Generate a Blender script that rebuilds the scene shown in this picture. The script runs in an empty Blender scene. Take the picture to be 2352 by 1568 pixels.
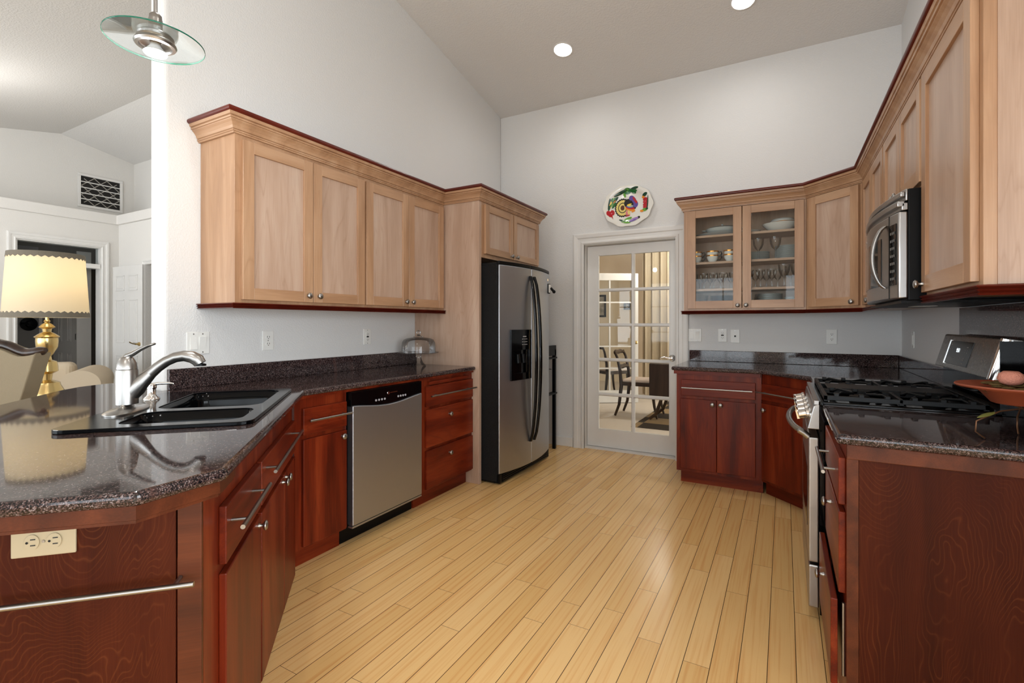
import bpy, bmesh, math, random
from mathutils import Matrix, Vector

# ------------------------------------------------------------------ camera, world, light, exposure
SC = bpy.context.scene
COL = SC.collection
F_PX, YAW, CAM_H, HOR = 1122.0, math.radians(29.12), 1.25, 742.0
cam_data = bpy.data.cameras.new('camera')
cam_data.sensor_width = 36.0
cam_data.lens = 36.0 * F_PX / 2352.0
cam_data.shift_y = (HOR - 784.0) / 2352.0
cam_data.clip_start = 0.02
cam = bpy.data.objects.new('camera', cam_data)
COL.objects.link(cam)
cam.location = (0, 0, CAM_H)
cam.rotation_euler = (math.pi / 2, 0, YAW)
SC.camera = cam
SC.view_settings.view_transform = 'Standard'
SC.view_settings.look = 'None'
SC.view_settings.gamma = 1.0
SC.view_settings.use_curve_mapping = False
SC.view_settings.exposure = 0.05
SC.cycles.max_bounces = 10
SC.cycles.diffuse_bounces = 5
SC.cycles.glossy_bounces = 5
SC.cycles.transparent_max_bounces = 24
SC.cycles.sample_clamp_indirect = 6.0
SC.cycles.caustics_reflective = False
SC.cycles.caustics_refractive = False

world = bpy.data.worlds.new('world')
SC.world = world
world.use_nodes = True
world.node_tree.nodes['Background'].inputs[0].default_value = (0.80, 0.90, 1.0, 1)
world.node_tree.nodes['Background'].inputs[1].default_value = 1.2

def area(name, loc, aim, sx, sy, power, color=(1, 1, 1)):
    l = bpy.data.lights.new(name, 'AREA')
    l.shape = 'RECTANGLE'; l.size = sx; l.size_y = sy; l.energy = power; l.color = color
    o = bpy.data.objects.new(name, l); COL.objects.link(o)
    o.location = loc
    o.rotation_euler = (Vector(aim) - Vector(loc)).to_track_quat('-Z', 'Y').to_euler()
    return o

def point(name, loc, power, color=(1, 1, 1), r=0.03, spot=None, aim=None):
    l = bpy.data.lights.new(name, 'SPOT' if spot else 'POINT')
    l.energy = power; l.color = color; l.shadow_soft_size = r
    if spot:
        l.spot_size = spot; l.spot_blend = 0.6
    o = bpy.data.objects.new(name, l); COL.objects.link(o); o.location = loc
    return o

# daylight through the windows behind the camera (the windows themselves are built with the walls)
WC = (0.93, 0.965, 1.02)
area('window_light_breakfast', (1.45, -3.72, 1.35), (1.3, 0, 1.3), 2.9, 2.0, 85, WC)
area('window_light_family', (-1.85, -3.72, 1.35), (-1.8, 0, 1.3), 2.5, 2.0, 75, WC)
area('window_light_living', (-5.8, -3.72, 1.35), (-5.8, 0, 3.2), 4.4, 2.0, 250, WC)
area('window_light_side', (3.40, -1.05, 1.35), (0, -0.9, 1.25), 3.9, 2.0, 290, WC)

# ------------------------------------------------------------------ helpers
S2 = math.sqrt(0.5)
fw = Vector((-math.sin(YAW), math.cos(YAW), 0)); rt = Vector((math.cos(YAW), math.sin(YAW), 0)); UP = Vector((0, 0, 1))
EYE = Vector((0, 0, CAM_H))
def ray(px, py):
    return fw + (px - 1176) / F_PX * rt + (HOR - py) / F_PX * UP
def at(px, py, x=None, y=None, z=None):
    d = ray(px, py)
    t = (x / d.x) if x is not None else (y / d.y) if y is not None else (z - CAM_H) / d.z
    return EYE + d * t
def at_plane(px, py, n, c):
    n = Vector(n); d = ray(px, py)
    return EYE + d * ((c - n.dot(EYE)) / n.dot(d))
def ceil_z(y):
    return min(3.49 + 0.2069 * (4.62 - y), 3.856 - 0.2069 * (2.85 - y))

def tag(o, label=None, cat=None, group=None, kind=None):
    if label: o['label'] = label
    if cat: o['category'] = cat
    if group: o['group'] = group
    if kind: o['kind'] = kind
    return o

def empty(name, loc=(0, 0, 0), rz=0.0, parent=None):
    o = bpy.data.objects.new(name, None)
    COL.objects.link(o)
    o.location = loc; o.rotation_euler = (0, 0, rz)
    o.empty_display_size = 0.05
    if parent: o.parent = parent
    return o

def rrect(x0, x1, y0, y1, r, n=5):
    pts = []
    for cx, cy, a0 in ((x1 - r, y1 - r, 0), (x0 + r, y1 - r, 90), (x0 + r, y0 + r, 180), (x1 - r, y0 + r, 270)):
        for k in range(n + 1):
            a = math.radians(a0 + 90 * k / n)
            pts.append((cx + r * math.cos(a), cy + r * math.sin(a)))
    return pts

class MB:
    def __init__(s):
        s.bm = bmesh.new(); s.mi = 0; s.M = Matrix()
    def v(s, p):
        return s.bm.verts.new(s.M @ Vector(p))
    def f(s, vs):
        try:
            fc = s.bm.faces.new(vs); fc.material_index = s.mi; return fc
        except ValueError:
            return None
    def box(s, x0, x1, y0, y1, z0, z1):
        V = [s.v((x, y, z)) for x in (x0, x1) for y in (y0, y1) for z in (z0, z1)]
        for q in ((0, 1, 3, 2), (4, 6, 7, 5), (0, 4, 5, 1), (2, 3, 7, 6), (0, 2, 6, 4), (1, 5, 7, 3)):
            s.f([V[i] for i in q])
        return s
    def loft(s, rings, cap0=True, cap1=True, closed=True):
        R = [[s.v(p) for p in r] for r in rings]
        n = len(R[0])
        for a, b in zip(R, R[1:]):
            for i in range(n if closed else n - 1):
                j = (i + 1) % n
                s.f([a[i], a[j], b[j], b[i]])
        if cap0: s.f(R[0][::-1])
        if cap1: s.f(R[-1])
        return s
    def prism(s, poly, a0, a1, axis='z'):
        def P(p, a):
            return (p[0], p[1], a) if axis == 'z' else (a, p[0], p[1]) if axis == 'x' else (p[0], a, p[1])
        return s.loft([[P(p, a0) for p in poly], [P(p, a1) for p in poly]])
    def plate(s, outer, holes, z0, z1):
        loops = []
        edges = []
        for lp in [outer] + list(holes):
            vs = [s.v((p[0], p[1], z1)) for p in lp]
            loops.append(vs)
            edges += [s.bm.edges.new((vs[i], vs[(i + 1) % len(vs)])) for i in range(len(vs))]
        r = bmesh.ops.triangle_fill(s.bm, use_beauty=True, use_dissolve=False, edges=edges)
        top = [g for g in r['geom'] if isinstance(g, bmesh.types.BMFace)]
        dz = s.M.to_3x3() @ Vector((0, 0, z0 - z1))
        low = {}
        for vs in loops:
            for q in vs:
                low[q] = s.bm.verts.new(q.co + dz)
        for fc in top:
            fc.material_index = s.mi
            s.f([low[q] for q in reversed(fc.verts)])
        for vs in loops:
            for i in range(len(vs)):
                a, b = vs[i], vs[(i + 1) % len(vs)]
                s.f([a, b, low[b], low[a]])
        return s
    def lathe(s, prof, c=(0, 0, 0), axis='z', n=28, caps=True, sx=1.0, sy=1.0):
        rings = []
        for r, h in prof:
            ring = []
            for k in range(n):
                a = 2 * math.pi * k / n
                x, y = max(r, 1e-5) * math.cos(a) * sx, max(r, 1e-5) * math.sin(a) * sy
                p = (x, y, h) if axis == 'z' else (h, x, y) if axis == 'x' else (x, h, y)
                ring.append((c[0] + p[0], c[1] + p[1], c[2] + p[2]))
            rings.append(ring)
        return s.loft(rings, caps, caps)
    def tube(s, pts, r, n=8, caps=True):
        pts = [Vector(p) for p in pts]
        rad = r if isinstance(r, (list, tuple)) else [r] * len(pts)
        rings = []; prev = None
        for i, p in enumerate(pts):
            d = (pts[min(i + 1, len(pts) - 1)] - pts[max(i - 1, 0)]).normalized()
            if prev is None:
                u = d.cross(Vector((0, 0, 1)))
                if u.length < 1e-3: u = d.cross(Vector((0, 1, 0)))
                u.normalize()
            else:
                u = (prev - d * prev.dot(d)).normalized()
            w = d.cross(u); prev = u
            rings.append([tuple(p + rad[i] * (math.cos(2 * math.pi * k / n) * u + math.sin(2 * math.pi * k / n) * w)) for k in range(n)])
        return s.loft(rings, caps, caps)
    def ball(s, c, r, n=16, m=10, sc=(1, 1, 1)):
        prof = []
        rings = []
        for i in range(m + 1):
            t = math.pi * i / m
            rr = max(math.sin(t), 1e-4) * r
            rings.append([(c[0] + rr * math.cos(2 * math.pi * k / n) * sc[0], c[1] + rr * math.sin(2 * math.pi * k / n) * sc[1], c[2] - r * math.cos(t) * sc[2]) for k in range(n)])
        return s.loft(rings)
    def sweep(s, path, prof):
        n = len(path); rings = []
        def rn(a, b):
            d = Vector((b[0] - a[0], b[1] - a[1])); d.normalize(); return Vector((d.y, -d.x))
        for i, p in enumerate(path):
            ns = []
            if i > 0: ns.append(rn(path[i - 1], p))
            if i < n - 1: ns.append(rn(p, path[i + 1]))
            if len(ns) == 2:
                m = ns[0] + ns[1]; m /= (1 + ns[0].dot(ns[1]))
            else:
                m = ns[0]
            rings.append([(p[0] + m.x * o, p[1] + m.y * o, z) for o, z in prof])
        return s.loft(rings)
    def build(s, name, mats, parent=None, bevel=0.0, seg=2, smooth=None, subsurf=0):
        bmesh.ops.recalc_face_normals(s.bm, faces=s.bm.faces)
        me = bpy.data.meshes.new(name)
        s.bm.to_mesh(me); s.bm.free()
        for m in (mats if isinstance(mats, (list, tuple)) else [mats]):
            me.materials.append(m)
        o = bpy.data.objects.new(name, me)
        COL.objects.link(o)
        if parent: o.parent = parent
        if smooth:
            me.polygons.foreach_set('use_smooth', [True] * len(me.polygons))
            me.set_sharp_from_angle(angle=math.radians(smooth))
        if bevel:
            b = o.modifiers.new('bevel', 'BEVEL'); b.width = bevel; b.segments = seg
            b.limit_method = 'ANGLE'; b.angle_limit = math.radians(40)
            b.harden_normals = False
        if subsurf:
            q = o.modifiers.new('subsurf', 'SUBSURF'); q.levels = subsurf; q.render_levels = subsurf
        return o

def kids(o):
    return list(o.children)
def copy_tree(o, parent=None):
    c = o.copy(); COL.objects.link(c)
    if parent: c.parent = parent
    for ch in kids(o):
        copy_tree(ch, c)
    return c

# ------------------------------------------------------------------ materials
def srgb(r, g, b):
    def c(v):
        v /= 255.0
        return v / 12.92 if v <= 0.04045 else ((v + 0.055) / 1.055) ** 2.4
    return (c(r), c(g), c(b), 1)

class NT:
    def __init__(s, name):
        s.m = bpy.data.materials.new(name); s.m.use_nodes = True
        s.t = s.m.node_tree; s.b = s.t.nodes['Principled BSDF']; s.out = s.t.nodes['Material Output']
    def n(s, t, **kw):
        nd = s.t.nodes.new(t)
        for k, v in kw.items():
            if isinstance(k, str) and hasattr(nd, k): setattr(nd, k, v)
        return nd
    def l(s, a, b): s.t.links.new(a, b)
    def math(s, op, a, b=None, clamp=False):
        nd = s.t.nodes.new('ShaderNodeMath'); nd.operation = op; nd.use_clamp = clamp
        for i, q in enumerate((a, b)):
            if q is None: continue
            if isinstance(q, (int, float)): nd.inputs[i].default_value = q
            else: s.l(q, nd.inputs[i])
        return nd.outputs[0]
    def ramp(s, fac, stops, interp='LINEAR'):
        nd = s.t.nodes.new('ShaderNodeValToRGB'); cr = nd.color_ramp; cr.interpolation = interp
        while len(cr.elements) < len(stops): cr.elements.new(0.5)
        for e, (p, c) in zip(cr.elements, stops):
            e.position = p; e.color = c
        s.l(fac, nd.inputs[0]); return nd.outputs[0]
    def mix(s, fac, a, b, mode='MIX'):
        nd = s.t.nodes.new('ShaderNodeMix'); nd.data_type = 'RGBA'; nd.blend_type = mode
        for sock, q in ((nd.inputs[0], fac), (nd.inputs[6], a), (nd.inputs[7], b)):
            if isinstance(q, (int, float)): sock.default_value = q
            elif isinstance(q, tuple): sock.default_value = q
            else: s.l(q, sock)
        return nd.outputs[2]
    def bump(s, h, strength=0.2, dist=0.01):
        nd = s.t.nodes.new('ShaderNodeBump'); nd.inputs['Strength'].default_value = strength; nd.inputs['Distance'].default_value = dist
        s.l(h, nd.inputs['Height']); s.l(nd.outputs[0], s.b.inputs['Normal'])
    def set(s, **kw):
        for k, v in kw.items():
            s.b.inputs[k.replace('_', ' ')].default_value = v
        return s

def plain(name, col, rough=0.5, metal=0.0, spec=0.5, noise=0.0, **kw):
    t = NT(name); t.set(Base_Color=col, Roughness=rough, Metallic=metal)
    t.b.inputs['Specular IOR Level'].default_value = spec
    # slight procedural variation so that no surface is a dead flat colour
    if noise:
        tc = t.n('ShaderNodeTexCoord'); nz = t.n('ShaderNodeTexNoise'); nz.inputs['Scale'].default_value = 9; nz.inputs['Detail'].default_value = 4
        t.l(tc.outputs['Object'], nz.inputs['Vector'])
        lo = tuple(c * (1 - noise) for c in col[:3]) + (1,); hi = tuple(min(1, c * (1 + noise)) for c in col[:3]) + (1,)
        t.l(t.ramp(nz.outputs[0], [(0.3, lo), (0.7, hi)]), t.b.inputs['Base Color'])
    for k, v in kw.items(): t.b.inputs[k].default_value = v
    return t.m

def paint(name, col, scale=170, strength=0.25, rough=0.75, big=1.0):
    t = NT(name); t.set(Base_Color=col, Roughness=rough)
    t.b.inputs['Specular IOR Level'].default_value = 0.25
    tc = t.n('ShaderNodeTexCoord'); nz = t.n('ShaderNodeTexNoise'); nz.inputs['Scale'].default_value = scale; nz.inputs['Detail'].default_value = 2
    t.l(tc.outputs['Object'], nz.inputs['Vector'])
    t.bump(t.ramp(nz.outputs[0], [(0.42, (0, 0, 0, 1)), (0.62, (1, 1, 1, 1))]), strength, 0.004)
    return t.m

def wood(name, dark, mid, light, along='z', scale=1.0, rough=0.35, coat=0.0, contrast=1.0, rings=0.55, fig=None, spec=0.5):
    t = NT(name); t.set(Roughness=rough); t.b.inputs['Specular IOR Level'].default_value = spec
    t.b.inputs['Coat Weight'].default_value = coat; t.b.inputs['Coat Roughness'].default_value = 0.12
    tc = t.n('ShaderNodeTexCoord'); oi = t.n('ShaderNodeObjectInfo')
    add = t.n('ShaderNodeVectorMath', operation='MULTIPLY_ADD')
    cmb = t.n('ShaderNodeCombineXYZ')
    for i, k in enumerate((7.3, 5.1, 9.7)):
        t.l(t.math('MULTIPLY', oi.outputs['Random'], k), cmb.inputs[i])
    add.inputs[1].default_value = (1, 1, 1)
    t.l(tc.outputs['Object'], add.inputs[0]); t.l(cmb.outputs[0], add.inputs[2])
    mp = t.n('ShaderNodeMapping'); t.l(add.outputs[0], mp.inputs['Vector'])
    sc = {'z': (9, 9, 0.9), 'x': (0.9, 9, 9), 'y': (9, 0.9, 9)}[along]
    mp.inputs['Scale'].default_value = tuple(q * scale for q in sc)
    nz = t.n('ShaderNodeTexNoise'); nz.inputs['Scale'].default_value = 1.3; nz.inputs['Detail'].default_value = 3; nz.inputs['Distortion'].default_value = 0.6
    t.l(mp.outputs[0], nz.inputs['Vector'])
    # growth rings from a slow noise run through a sine
    mp2 = t.n('ShaderNodeMapping'); t.l(add.outputs[0], mp2.inputs['Vector'])
    mp2.inputs['Scale'].default_value = tuple(q * scale * 0.32 for q in sc)
    nb = t.n('ShaderNodeTexNoise'); nb.inputs['Scale'].default_value = 1.0; nb.inputs['Detail'].default_value = 2
    t.l(mp2.outputs[0], nb.inputs['Vector'])
    ring = t.math('SINE', t.math('MULTIPLY', nb.outputs[0], 75.0))
    mp3 = t.n('ShaderNodeMapping'); t.l(add.outputs[0], mp3.inputs['Vector'])
    mp3.inputs['Scale'].default_value = tuple((90 if q > 1 else 3.0) for q in sc)
    nf = t.n('ShaderNodeTexNoise'); nf.inputs['Scale'].default_value = 3.0; nf.inputs['Detail'].default_value = 2
    t.l(mp3.outputs[0], nf.inputs['Vector'])
    s = t.math('ADD', nz.outputs[0], t.math('MULTIPLY', ring, 0.08 * rings))
    s = t.math('ADD', s, t.math('MULTIPLY', t.math('SUBTRACT', nf.outputs[0], 0.5), 0.28))
    lo, hi = 0.5 - 0.22 / contrast, 0.5 + 0.22 / contrast
    c = t.ramp(s, [(lo, dark), (0.5, mid), (hi, light)])
    if fig:   # cathedral figure: contour lines of a slow stretched noise
        fcol, famt, fk, fscale, fst = fig
        mp4 = t.n('ShaderNodeMapping'); t.l(add.outputs[0], mp4.inputs['Vector'])
        mp4.inputs['Scale'].default_value = tuple((fscale if q > 1 else fscale * fst) for q in sc)
        n4 = t.n('ShaderNodeTexNoise'); n4.inputs['Scale'].default_value = 1.0; n4.inputs['Detail'].default_value = 4.0; n4.inputs['Roughness'].default_value = 0.42; n4.inputs['Distortion'].default_value = 0.9
        t.l(mp4.outputs[0], n4.inputs['Vector'])
        fr_ = t.math('FRACT', t.math('MULTIPLY', n4.outputs[0], fk))
        ln = t.ramp(fr_, [(0.0, (0.35, 0.35, 0.35, 1)), (0.12, (0, 0, 0, 1)), (0.78, (0, 0, 0, 1)), (0.95, (1, 1, 1, 1)), (1.0, (0.35, 0.35, 0.35, 1))])
        n5 = t.n('ShaderNodeTexNoise'); n5.inputs['Scale'].default_value = 5.0; n5.inputs['Detail'].default_value = 3.0
        t.l(add.outputs[0], n5.inputs['Vector'])
        fade = t.ramp(n5.outputs[0], [(0.36, (0.25, 0.25, 0.25, 1)), (0.62, (1, 1, 1, 1))])
        c = t.mix(t.math('MULTIPLY', t.math('MULTIPLY', ln, fade), famt), c, fcol)
    t.l(c, t.b.inputs['Base Color'])
    t.bump(nf.outputs[0], 0.03, 0.002)
    return t.m

def granite(name):
    t = NT(name); t.set(Roughness=0.05)
    t.b.inputs['Specular IOR Level'].default_value = 0.42
    tc = t.n('ShaderNodeTexCoord')
    vo = t.n('ShaderNodeTexVoronoi'); vo.inputs['Scale'].default_value = 430
    t.l(tc.outputs['Object'], vo.inputs['Vector'])
    sep = t.n('ShaderNodeSeparateColor'); t.l(vo.outputs['Color'], sep.inputs[0])
    nz = t.n('ShaderNodeTexNoise'); nz.inputs['Scale'].default_value = 130; nz.inputs['Detail'].default_value = 5
    t.l(tc.outputs['Object'], nz.inputs['Vector'])
    k = t.math('ADD', t.math('MULTIPLY', sep.outputs[0], 0.55), t.math('MULTIPLY', nz.outputs[0], 0.5))
    c = t.ramp(k, [(0.24, srgb(10, 10, 13)), (0.44, srgb(25, 21, 23)), (0.57, srgb(56, 43, 42)), (0.71, srgb(90, 70, 66)), (0.86, srgb(132, 122, 122))])
    # pale drifting veins
    mp = t.n('ShaderNodeMapping'); mp.inputs['Scale'].default_value = (1.2, 5.0, 1); mp.inputs['Rotation'].default_value = (0, 0, 0.9)
    t.l(tc.outputs['Object'], mp.inputs['Vector'])
    nv = t.n('ShaderNodeTexNoise'); nv.inputs['Scale'].default_value = 3.0; nv.inputs['Detail'].default_value = 6; nv.inputs['Distortion'].default_value = 0.8
    t.l(mp.outputs[0], nv.inputs['Vector'])
    vein = t.ramp(nv.outputs[0], [(0.60, (0, 0, 0, 1)), (0.70, (0.45, 0.45, 0.45, 1))])
    t.l(t.mix(vein, c, t.mix(sep.outputs[1], srgb(104, 72, 64), srgb(60, 44, 42))), t.b.inputs['Base Color'])
    return t.m

def planks(name):
    t = NT(name); t.set(Roughness=0.24)
    t.b.inputs['Specular IOR Level'].default_value = 0.4
    tc = t.n('ShaderNodeTexCoord'); sp = t.n('ShaderNodeSeparateXYZ'); t.l(tc.outputs['Object'], sp.inputs[0])
    W, L = 0.0915, 0.96
    xs = t.math('DIVIDE', t.math('ADD', sp.outputs[0], 20.0 * W + 0.053), W)
    row = t.math('FLOOR', xs); fx = t.math('FRACT', xs)
    wn = t.n('ShaderNodeTexWhiteNoise', noise_dimensions='1D'); t.l(row, wn.inputs['W'])
    ys = t.math('ADD', t.math('DIVIDE', t.math('ADD', sp.outputs[1], 30.0), L), t.math('MULTIPLY', wn.outputs[0], 7.0))
    col = t.math('FLOOR', ys); fy = t.math('FRACT', ys)
    wn2 = t.n('ShaderNodeTexWhiteNoise', noise_dimensions='2D')
    cb = t.n('ShaderNodeCombineXYZ'); t.l(row, cb.inputs[0]); t.l(col, cb.inputs[1]); t.l(cb.outputs[0], wn2.inputs['Vector'])
    base = t.ramp(wn2.outputs[0], [(0.0, srgb(222, 180, 117)), (0.5, srgb(229, 188, 126)), (1.0, srgb(234, 195, 135))])
    # bamboo strips inside each board
    mp = t.n('ShaderNodeMapping'); mp.inputs['Scale'].default_value = (55, 1.1, 1)
    off = t.n('ShaderNodeVectorMath', operation='ADD'); t.l(tc.outputs['Object'], off.inputs[0]); 
    cb2 = t.n('ShaderNodeCombineXYZ'); t.l(t.math('MULTIPLY', wn2.outputs[0], 31.0), cb2.inputs[1]); t.l(cb2.outputs[0], off.inputs[1])
    t.l(off.outputs[0], mp.inputs['Vector'])
    nz = t.n('ShaderNodeTexNoise'); nz.inputs['Scale'].default_value = 1.4; nz.inputs['Detail'].default_value = 3
    t.l(mp.outputs[0], nz.inputs['Vector'])
    strip = t.ramp(nz.outputs[0], [(0.30, srgb(222, 168, 102)), (0.52, srgb(255, 255, 255)), (0.75, srgb(255, 255, 255))])
    c = t.mix(0.38, base, strip, 'MULTIPLY')
    gx = t.math('LESS_THAN', t.math('ABSOLUTE', t.math('SUBTRACT', fx, 0.5)), 0.486)
    gy = t.math('LESS_THAN', t.math('ABSOLUTE', t.math('SUBTRACT', fy, 0.5)), 0.4992)
    gap = t.math('MULTIPLY', gx, gy)
    t.l(t.mix(gap, srgb(70, 48, 26), c), t.b.inputs['Base Color'])
    t.bump(gap, 0.25, 0.002)
    return t.m

def glassy(name, tint=(0.96, 0.98, 0.98, 1), edge=None, gloss=1.0, blend=0.12, rough=0.0):
    # clear sheet: transparent with a mirror reflection that grows at grazing angles
    t = NT(name); t.t.nodes.remove(t.b)
    tr = t.n('ShaderNodeBsdfTransparent'); gl = t.n('ShaderNodeBsdfGlossy'); gl.inputs['Roughness'].default_value = rough
    fr = t.n('ShaderNodeFresnel'); fr.inputs['IOR'].default_value = 1.5
    if edge:
        lw = t.n('ShaderNodeLayerWeight'); lw.inputs['Blend'].default_value = blend
        t.l(t.mix(lw.outputs['Facing'], tint, edge), tr.inputs['Color'])
    else:
        tr.inputs['Color'].default_value = tint
    mx = t.n('ShaderNodeMixShader')
    t.l(t.math('MULTIPLY', fr.outputs[0], gloss, True), mx.inputs[0])
    t.l(tr.outputs[0], mx.inputs[1]); t.l(gl.outputs[0], mx.inputs[2]); t.l(mx.outputs[0], t.out.inputs[0])
    return t.m

def steel(name, col, rough=0.3, along='z', bump=0.03):
    t = NT(name); t.set(Base_Color=col, Roughness=rough, Metallic=1.0)
    tc = t.n('ShaderNodeTexCoord'); mp = t.n('ShaderNodeMapping')
    mp.inputs['Scale'].default_value = {'z': (400, 400, 4), 'x': (4, 400, 400), 'y': (400, 4, 400)}[along]
    t.l(tc.outputs['Object'], mp.inputs['Vector'])
    nz = t.n('ShaderNodeTexNoise'); nz.inputs['Scale'].default_value = 1.0; nz.inputs['Detail'].default_value = 2
    t.l(mp.outputs[0], nz.inputs['Vector'])
    t.l(t.ramp(nz.outputs[0], [(0.3, (rough * 0.94,) * 3 + (1,)), (0.7, (rough * 1.06,) * 3 + (1,))]), t.b.inputs['Roughness'])
    if bump: t.bump(nz.outputs[0], bump, 0.001)
    return t.m

def emit(name, col, strength):
    t = NT(name); t.set(Base_Color=(1, 1, 1, 1)); t.b.inputs['Emission Color'].default_value = col; t.b.inputs['Emission Strength'].default_value = strength
    return t.m

M_WALL = paint('wall_paint', srgb(215, 214, 212), scale=120, strength=0.20)
M_CEIL = paint('ceiling_paint', srgb(212, 210, 207), scale=75, strength=0.25)
M_LIV = paint('living_room_paint', srgb(214, 211, 206), scale=110, strength=0.15)
M_TRIM = plain('white_trim_enamel', srgb(216, 214, 210), 0.4, noise=0.02)
M_CREAM = paint('dining_room_paint', srgb(220, 204, 180), scale=120, strength=0.1)
M_FLOOR = planks('bamboo_floor')
M_CARPET = paint('cream_carpet', srgb(216, 206, 194), scale=420, strength=0.6, rough=0.95)
FIGM = (srgb(146, 112, 88), 0.36, 26.0, 3.0, 0.13)
M_MAPLE = wood('maple', srgb(154, 117, 87), srgb(172, 134, 102), srgb(184, 149, 118), 'z', contrast=0.95, rings=0.2, fig=(srgb(150, 112, 82), 0.40, 18.0, 4.0, 0.10))
M_MAPLEX = wood('maple_rail', srgb(154, 117, 87), srgb(172, 134, 102), srgb(184, 149, 118), 'x', contrast=0.95, rings=0.2)
M_MAPLEP = wood('maple_panel', srgb(163, 134, 113), srgb(179, 151, 131), srgb(190, 166, 148), 'z', scale=0.8, contrast=0.9, rings=0.2, fig=FIGM)
M_CHERRY = wood('dark_cherry', srgb(70, 18, 7), srgb(104, 33, 13), srgb(130, 52, 24), 'z', rough=0.34, spec=0.22, contrast=0.9, rings=0.3, fig=(srgb(64, 18, 8), 0.45, 16.0, 3.0, 0.14))
M_CHERRYX = wood('dark_cherry_drawer', srgb(70, 18, 7), srgb(104, 33, 13), srgb(130, 52, 24), 'x', rough=0.34, spec=0.22, contrast=0.9, rings=0.3, fig=(srgb(64, 18, 8), 0.45, 18.0, 3.0, 0.2))
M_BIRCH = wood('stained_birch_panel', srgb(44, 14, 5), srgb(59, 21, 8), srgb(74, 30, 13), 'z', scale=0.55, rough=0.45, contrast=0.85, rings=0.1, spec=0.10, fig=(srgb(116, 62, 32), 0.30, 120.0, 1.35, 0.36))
M_STRIP = wood('brown_edge_strip', srgb(60, 26, 11), srgb(78, 36, 17), srgb(96, 47, 24), 'x', rough=0.4, spec=0.25, contrast=0.9)
M_RED = plain('red_mahogany_trim', srgb(84, 25, 13), 0.28, noise=0.2)
M_GRAN = granite('brown_granite')
M_STEEL = steel('brushed_steel', (0.44, 0.465, 0.50, 1), 0.42, 'z', 0.006)
M_STEELX = steel('brushed_steel_horizontal', (0.42, 0.415, 0.41, 1), 0.30, 'z', 0)
M_STEELD = steel('steel_dark_reflection', (0.25, 0.235, 0.22, 1), 0.28, 'z', 0)  # backguard steel: mirrored dark room painted into a darker base colour
M_NICKEL = plain('satin_nickel', (0.36, 0.35, 0.335, 1), 0.32, 1.0)
M_CHROME = plain('polished_chrome', (0.85, 0.85, 0.85, 1), 0.06, 1.0)
M_BRASS = plain('polished_brass', (0.60, 0.44, 0.19, 1), 0.24, 1.0)
M_BLACKG = plain('black_gloss', srgb(5, 5, 6), 0.08, 0, 0.3)
M_BLACKM = plain('black_matte', srgb(6, 6, 7), 0.4, 0, 0.18)
M_BLACKT = paint('black_pebbled_steel', srgb(7, 7, 8), scale=260, strength=0.5, rough=0.3)
M_IRON = plain('cast_iron', srgb(9, 10, 12), 0.45, 0, 0.3)
M_SINK = plain('black_enamel', srgb(3, 4, 6), 0.10, 0, 0.14)
M_WHITEP = plain('white_plastic', srgb(226, 225, 220), 0.35)
M_IVORY = plain('ivory_plastic', srgb(168, 154, 126), 0.4)
M_SLOT = plain('dark_slot', srgb(30, 28, 26), 0.6)
M_GLASS = glassy('window_glass', gloss=0.4)
M_CRYST = glassy('crystal_glass', (0.97, 0.98, 0.985, 1), (0.90, 0.93, 0.95, 1), 0.8, 0.16)
M_PENG = glassy('pendant_glass', (0.95, 0.98, 0.97, 1), None, 0.4)
M_GREENEDGE = plain('green_glass_edge', srgb(12, 96, 76), 0.08)
M_PORC = plain('white_porcelain', srgb(226, 224, 216), 0.12)
M_PORCG = plain('grey_porcelain', srgb(186, 188, 184), 0.18)
M_GOLD = plain('gold_band', srgb(190, 126, 44), 0.25, 0.6)
M_TERRA = plain('terracotta', srgb(134, 64, 38), 0.6, noise=0.12)
M_CANLIGHT = emit('downlight_lamp', (1, 0.97, 0.92, 1), 14)
M_BULB = emit('pendant_bulb_face', (1, 0.97, 0.92, 1), 9)
M_BEIGE = paint('beige_upholstery', srgb(136, 124, 102), scale=500, strength=0.4, rough=0.9)
M_SOFA = paint('cream_sofa_fabric', srgb(198, 182, 158), scale=500, strength=0.4, rough=0.9)
M_DWOOD = wood('dark_walnut', srgb(30, 20, 14), srgb(46, 32, 24), srgb(62, 44, 32), 'z', rough=0.32, spec=0.3)
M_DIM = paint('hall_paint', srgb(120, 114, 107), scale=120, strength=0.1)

# ------------------------------------------------------------------ the setting
XL, YB, XR = -2.71, 4.62, 0.77
def struct(o): return tag(o, kind='structure')

m = MB(); m.box(-9.9, 3.5, -3.8, 4.70, -0.08, 0.0); struct(m.build('floor', M_FLOOR))
m = MB(); m.box(-9.9, -3.45, -3.6, 3.31, 0.0, 0.012); struct(m.build('floor_living', M_CARPET))
m = MB(); m.box(-6.0, 3.0, 4.70, 10.2, -0.08, 0.0); struct(m.build('floor_dining', M_CARPET))
m = MB()
m.prism([(2.85, 3.856), (4.75, ceil_z(4.75)), (4.75, ceil_z(4.75) + 0.1), (2.85, 3.956)], -9.9, 3.5, 'x')
m.prism([(2.85, 3.856), (2.85, 3.956), (-3.8, ceil_z(-3.8) + 0.1), (-3.8, ceil_z(-3.8))], -9.9, 3.5, 'x')
struct(m.build('ceiling', M_CEIL))

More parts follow.
